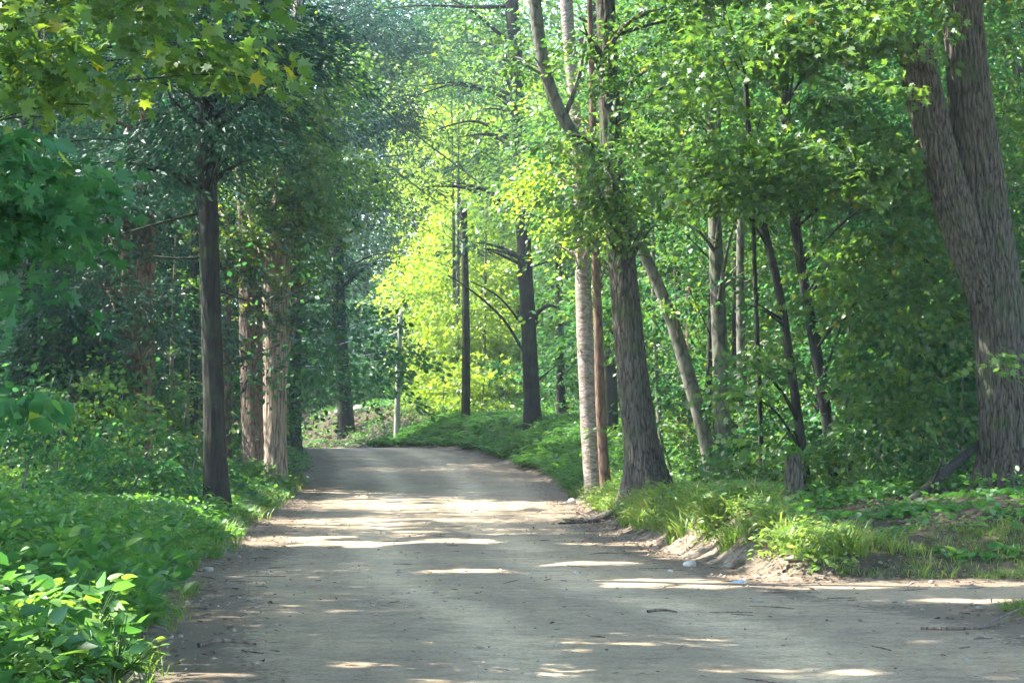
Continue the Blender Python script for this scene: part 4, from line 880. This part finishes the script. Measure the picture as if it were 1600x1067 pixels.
def far_rock(px, py, d, wpx, label):
    rock(893, 786, wpx, label, 'palestone', .6); o = [o for o in COL.objects if o.get('label') == label][0]
    c = at(px, py, d); k = d / o.location[1]; o.scale = (k, k, k); o.location = (c[0], d, float(ground(c[0], d)) + .1)
far_rock(562, 688, 104, 26, 'pinkish boulder in the brush just beyond the crest of the road')
far_rock(528, 690, 106, 14, 'smaller pale rock left of the boulder beyond the crest')
rock(893, 786, 13, 'small white stone at the right road edge below the birch', 'palestone', .9)
rock(1078, 884, 26, 'flat pale stone at the foot of the bare sunlit bank', 'palestone', .45)
rock(1098, 872, 14, 'small rounded stone just above the flat pale one', 'stone')
rock(1140, 888, 20, 'brownish stone at the foot of the grassy bank', 'stone', .5)
rock(1048, 893, 10, 'little pale pebble left of the flat pale stone', 'palestone', .5)
rock(1183, 940, 20, 'flat grey stone lying on the open road at the right', 'stone', .35)
rock(1242, 902, 34, 'long half buried stone where the side track begins', 'stone', .3)
rock(1298, 969, 12, 'dark lump of stone on the road below the side track', 'stone', .5)
rock(325, 892, 22, 'rounded stone at the left road edge under the weeds', 'stone', .5)
rock(345, 868, 20, 'grey stone half hidden by leaves below the dark trunk', 'stone', .6)
rock(900, 896, 11, 'small pale pebble on the shaded road centre', 'palestone', .5)
def stick(pts, d, r, label):
    w = Wood(); P = []
    for (px, py, lift) in pts:
        c = gp(px, py); c[2] = max(float(ground(c[0], c[1])), float(road_h(np.array(c[0]), np.array(c[1])))) + lift; P.append(c)
    w.tube(P, [r] * (len(P) - 1) + [r * .5], seg=8, step=.06, lump=.15); tag(w.build('stick', M['b_twig']), label, 'stick')
stick([(1012, 957, .015), (1035, 956, .03), (1058, 958, .015)], 0, .014, 'straight stick lying across the road right of centre')
stick([(310, 1012, .02), (345, 1008, .05), (400, 1010, .02)], 0, .018, 'dark curved stick near the left road edge')
stick([(960, 830, .02), (985, 818, .1), (1000, 812, .12)], 0, .02, 'bare root stick below the stout leaning trunk')
stick([(1225, 905, .02), (1255, 896, .06), (1290, 885, .1)], 0, .022, 'pale dead branch where the bank meets the side track')
stick([(1440, 985, .02), (1500, 990, .04), (1570, 980, .02)], 0, .014, 'thin dark stick on the road at the lower right')
stick([(1530, 985, .02), (1560, 975, .05), (1598, 968, .1)], 0, .012, 'crooked twig beside the mossy corner of the side track')
stick([(900, 800, .02), (925, 812, .04), (955, 822, .03)], 0, .014, 'thin stick at the sunny road edge below the birch')
lv = Leaves(); c = gp(1150, 913)
for q in range(4): lv.add(np.array([c + [.028 * q - .04, .02 * (q % 2), .025]]), np.array([[1, .3, .1 + .1 * q]]), np.array([[.5 * (q % 2) - .2, -.3, 1.0]]), np.array([.065]), np.array([.5]), 'heart')
tag(lv.build('plastic_scrap', M['blue']), 'crumpled scrap of blue plastic lying at the road edge', 'litter')

# broad-leaved plants in the near left corner
for i, (px, py, d, n_, sz, lb) in enumerate([(60, 935, 13.6, 60, .125, 'sunlit yellow green plant with broad leaves in the lower left corner'), (125, 905, 14.6, 55, .115, 'sunlit broad leaved plant just above the lower left corner plant'),
                                            (180, 955, 13.8, 50, .085, 'small bright leaved plant nearest the road at lower left'), (12, 1010, 12.4, 26, .16, 'large leaved yellow green plant cut by the left frame edge')]):
    c = at(px, py, d); z = float(ground(c[0], c[1])); e = empty('leafy_plant', (c[0], c[1], z), lb, 'plant')
    lv = Leaves(); h = max(.3, c[2] - z)
    a = rng.random(n_) * 6.28; q = .32 * rng.random(n_) ** .6
    P = np.stack([c[0] + np.cos(a) * q, c[1] + np.sin(a) * q, z + h * (.3 + .75 * rng.random(n_))], 1)
    A = np.stack([np.cos(a), np.sin(a), rng.normal(size=n_) * .3], 1)
    lv.add(P, A, np.array([0, 0, 1.0]) + rng.normal(size=P.shape) * .4, sz * (.45 + .8 * rng.random(n_)), .62 + .31 * rng.random(n_), 'heart' if i != 2 else 'leaf')
    lv.build('foliage', M['herb'], e)
    w = Wood()
    for p in P: w.tube([[c[0], c[1], z], (p + [c[0], c[1], z]) / 2 + [0, 0, .05], p], [.006, .004, .003], seg=4, step=.2, cap=False)
    w.build('stem', M['grassy'], e)

# ------------------------------------------------------------------ poles and wires
pb = at(728, 655, 88)
e = empty('utility_pole', (pb[0], pb[1], float(ground(pb[0], pb[1]))), 'dark slim utility pole on the mound in front of the bright trees', 'pole')
w = Wood(); w.tube([[pb[0], pb[1], float(ground(pb[0], pb[1])) - .3], at(728, 500, 88), at(724.5, 314, 88)], [.19, .155, .13], seg=14, step=.4, lump=.02); w.build('pole_shaft', M['b_pole'], e)
for (px, py) in ((724.5, 322), (725, 341)):
    w = Wood(); c = at(px, py, 88); w.tube([c + [-.12, -.02, 0], c + [-.30, -.04, .02]], [.03, .03], seg=8, step=.1); w.tube([c + [-.28, -.04, -.06], c + [-.28, -.04, .1]], [.06, .045], seg=10, step=.05); w.build('insulator', M['porcelain'], e)
w = Wood(); c = at(726, 385, 88); w.tube([c + [-.05, -.18, .25], c + [-.06, -.19, -.35]], [.07, .07], seg=12, step=.1, lump=0); w.build('cable_bracket', M['steel'], e)
fb = at(619, 699, 92); ft = at(626, 488, 92)
e = empty('utility_pole', (fb[0], fb[1], float(ground(fb[0], fb[1]))), 'pale sunlit utility pole beyond the crest of the road', 'pole')
w = Wood(); w.tube([[fb[0], fb[1], float(ground(fb[0], fb[1])) - .3], at(622, 600, 92), ft], [.125, .115, .095], seg=14, step=.5, lump=.02); w.build('pole_shaft', M['b_farpole'], e)
w = Wood(); w.tube([ft + [-.5, 0, -1.0], ft + [.05, 0, -.75]], [.035, .035], seg=6, step=.5, lump=0); w.build('crossarm', M['b_farpole'], e)
def wire(P0, P1, sag, r, label, mat='wire'):
    w = Wood(); t = np.linspace(0, 1, 24)[:, None]; P = np.array(P0)[None] * (1 - t) + np.array(P1)[None] * t
    P[:, 2] -= sag * 4 * (t * (1 - t))[:, 0]
    w.tube(P, [r] * 24, seg=5, step=np.linalg.norm(np.array(P1) - P0) / 40, lump=0, cap=False); tag(w.build('overhead_wire', M[mat]), label, 'wire')
NP = (-7.85, 30, 0); npz = float(ground(NP[0], NP[1]))
e = empty('utility_pole', (NP[0], NP[1], npz), 'near utility pole hidden by leaves at the left that carries the overhead wires', 'pole')
near_top = at(-95, -327, 30)
w = Wood(); w.tube([[near_top[0] - .2, 30, npz - .3], [near_top[0] - .2, 30, near_top[2] + 1.0]], [.17, .12], seg=12, step=.6, lump=.02); w.build('pole_shaft', M['b_pole'], e)
wire(near_top, at(720, 341, 88), .25, .024, 'lower dark overhead wire slanting down to the pole top')
wire(near_top + [0, 0, .75], at(860, 362, 84), .35, .024, 'upper dark overhead wire slanting past the pole towards the spruce')
for (a, b, sg, lb) in [((628, 492), (440, 522), .1, 'topmost pale wire running left from the far pole'), ((628, 506), (440, 560), .2, 'slanting pale wire below the topmost one at the far pole'),
                       ((624, 545), (450, 561), .3, 'third pale wire from the far pole'), ((624, 558), (430, 570), .35, 'lowest pale wire from the far pole')]:
    wire(at(a[0], a[1], 92), at(b[0], b[1], 88), sg * .5, .016, lb, 'wire_bright')

# ------------------------------------------------------------------ haze
HAZE = 0.0005
if HAZE:
    m, nt, out = newmat('haze_air'); v = N(nt, 'ShaderNodeVolumePrincipled')
    v.inputs['Color'].default_value = (.80, .90, 1.0, 1); v.inputs['Density'].default_value = HAZE; v.inputs['Anisotropy'].default_value = .2
    nt.links.new(v.outputs[0], out.inputs['Volume'])
    x0, x1, y0, y1, z0, z1 = -420, 420, -80, 620, -3, 46
    Vb = [(x, y, z) for x in (x0, x1) for y in (y0, y1) for z in (z0, z1)]
    fb_ = [0, 1, 3, 2, 4, 6, 7, 5, 0, 4, 5, 1, 2, 3, 7, 6, 0, 2, 6, 4, 1, 5, 7, 3]
    tag(mesh_np('haze', Vb, 4, fb_, m), kind='stuff')
print('LEAVES', NLEAF[0])
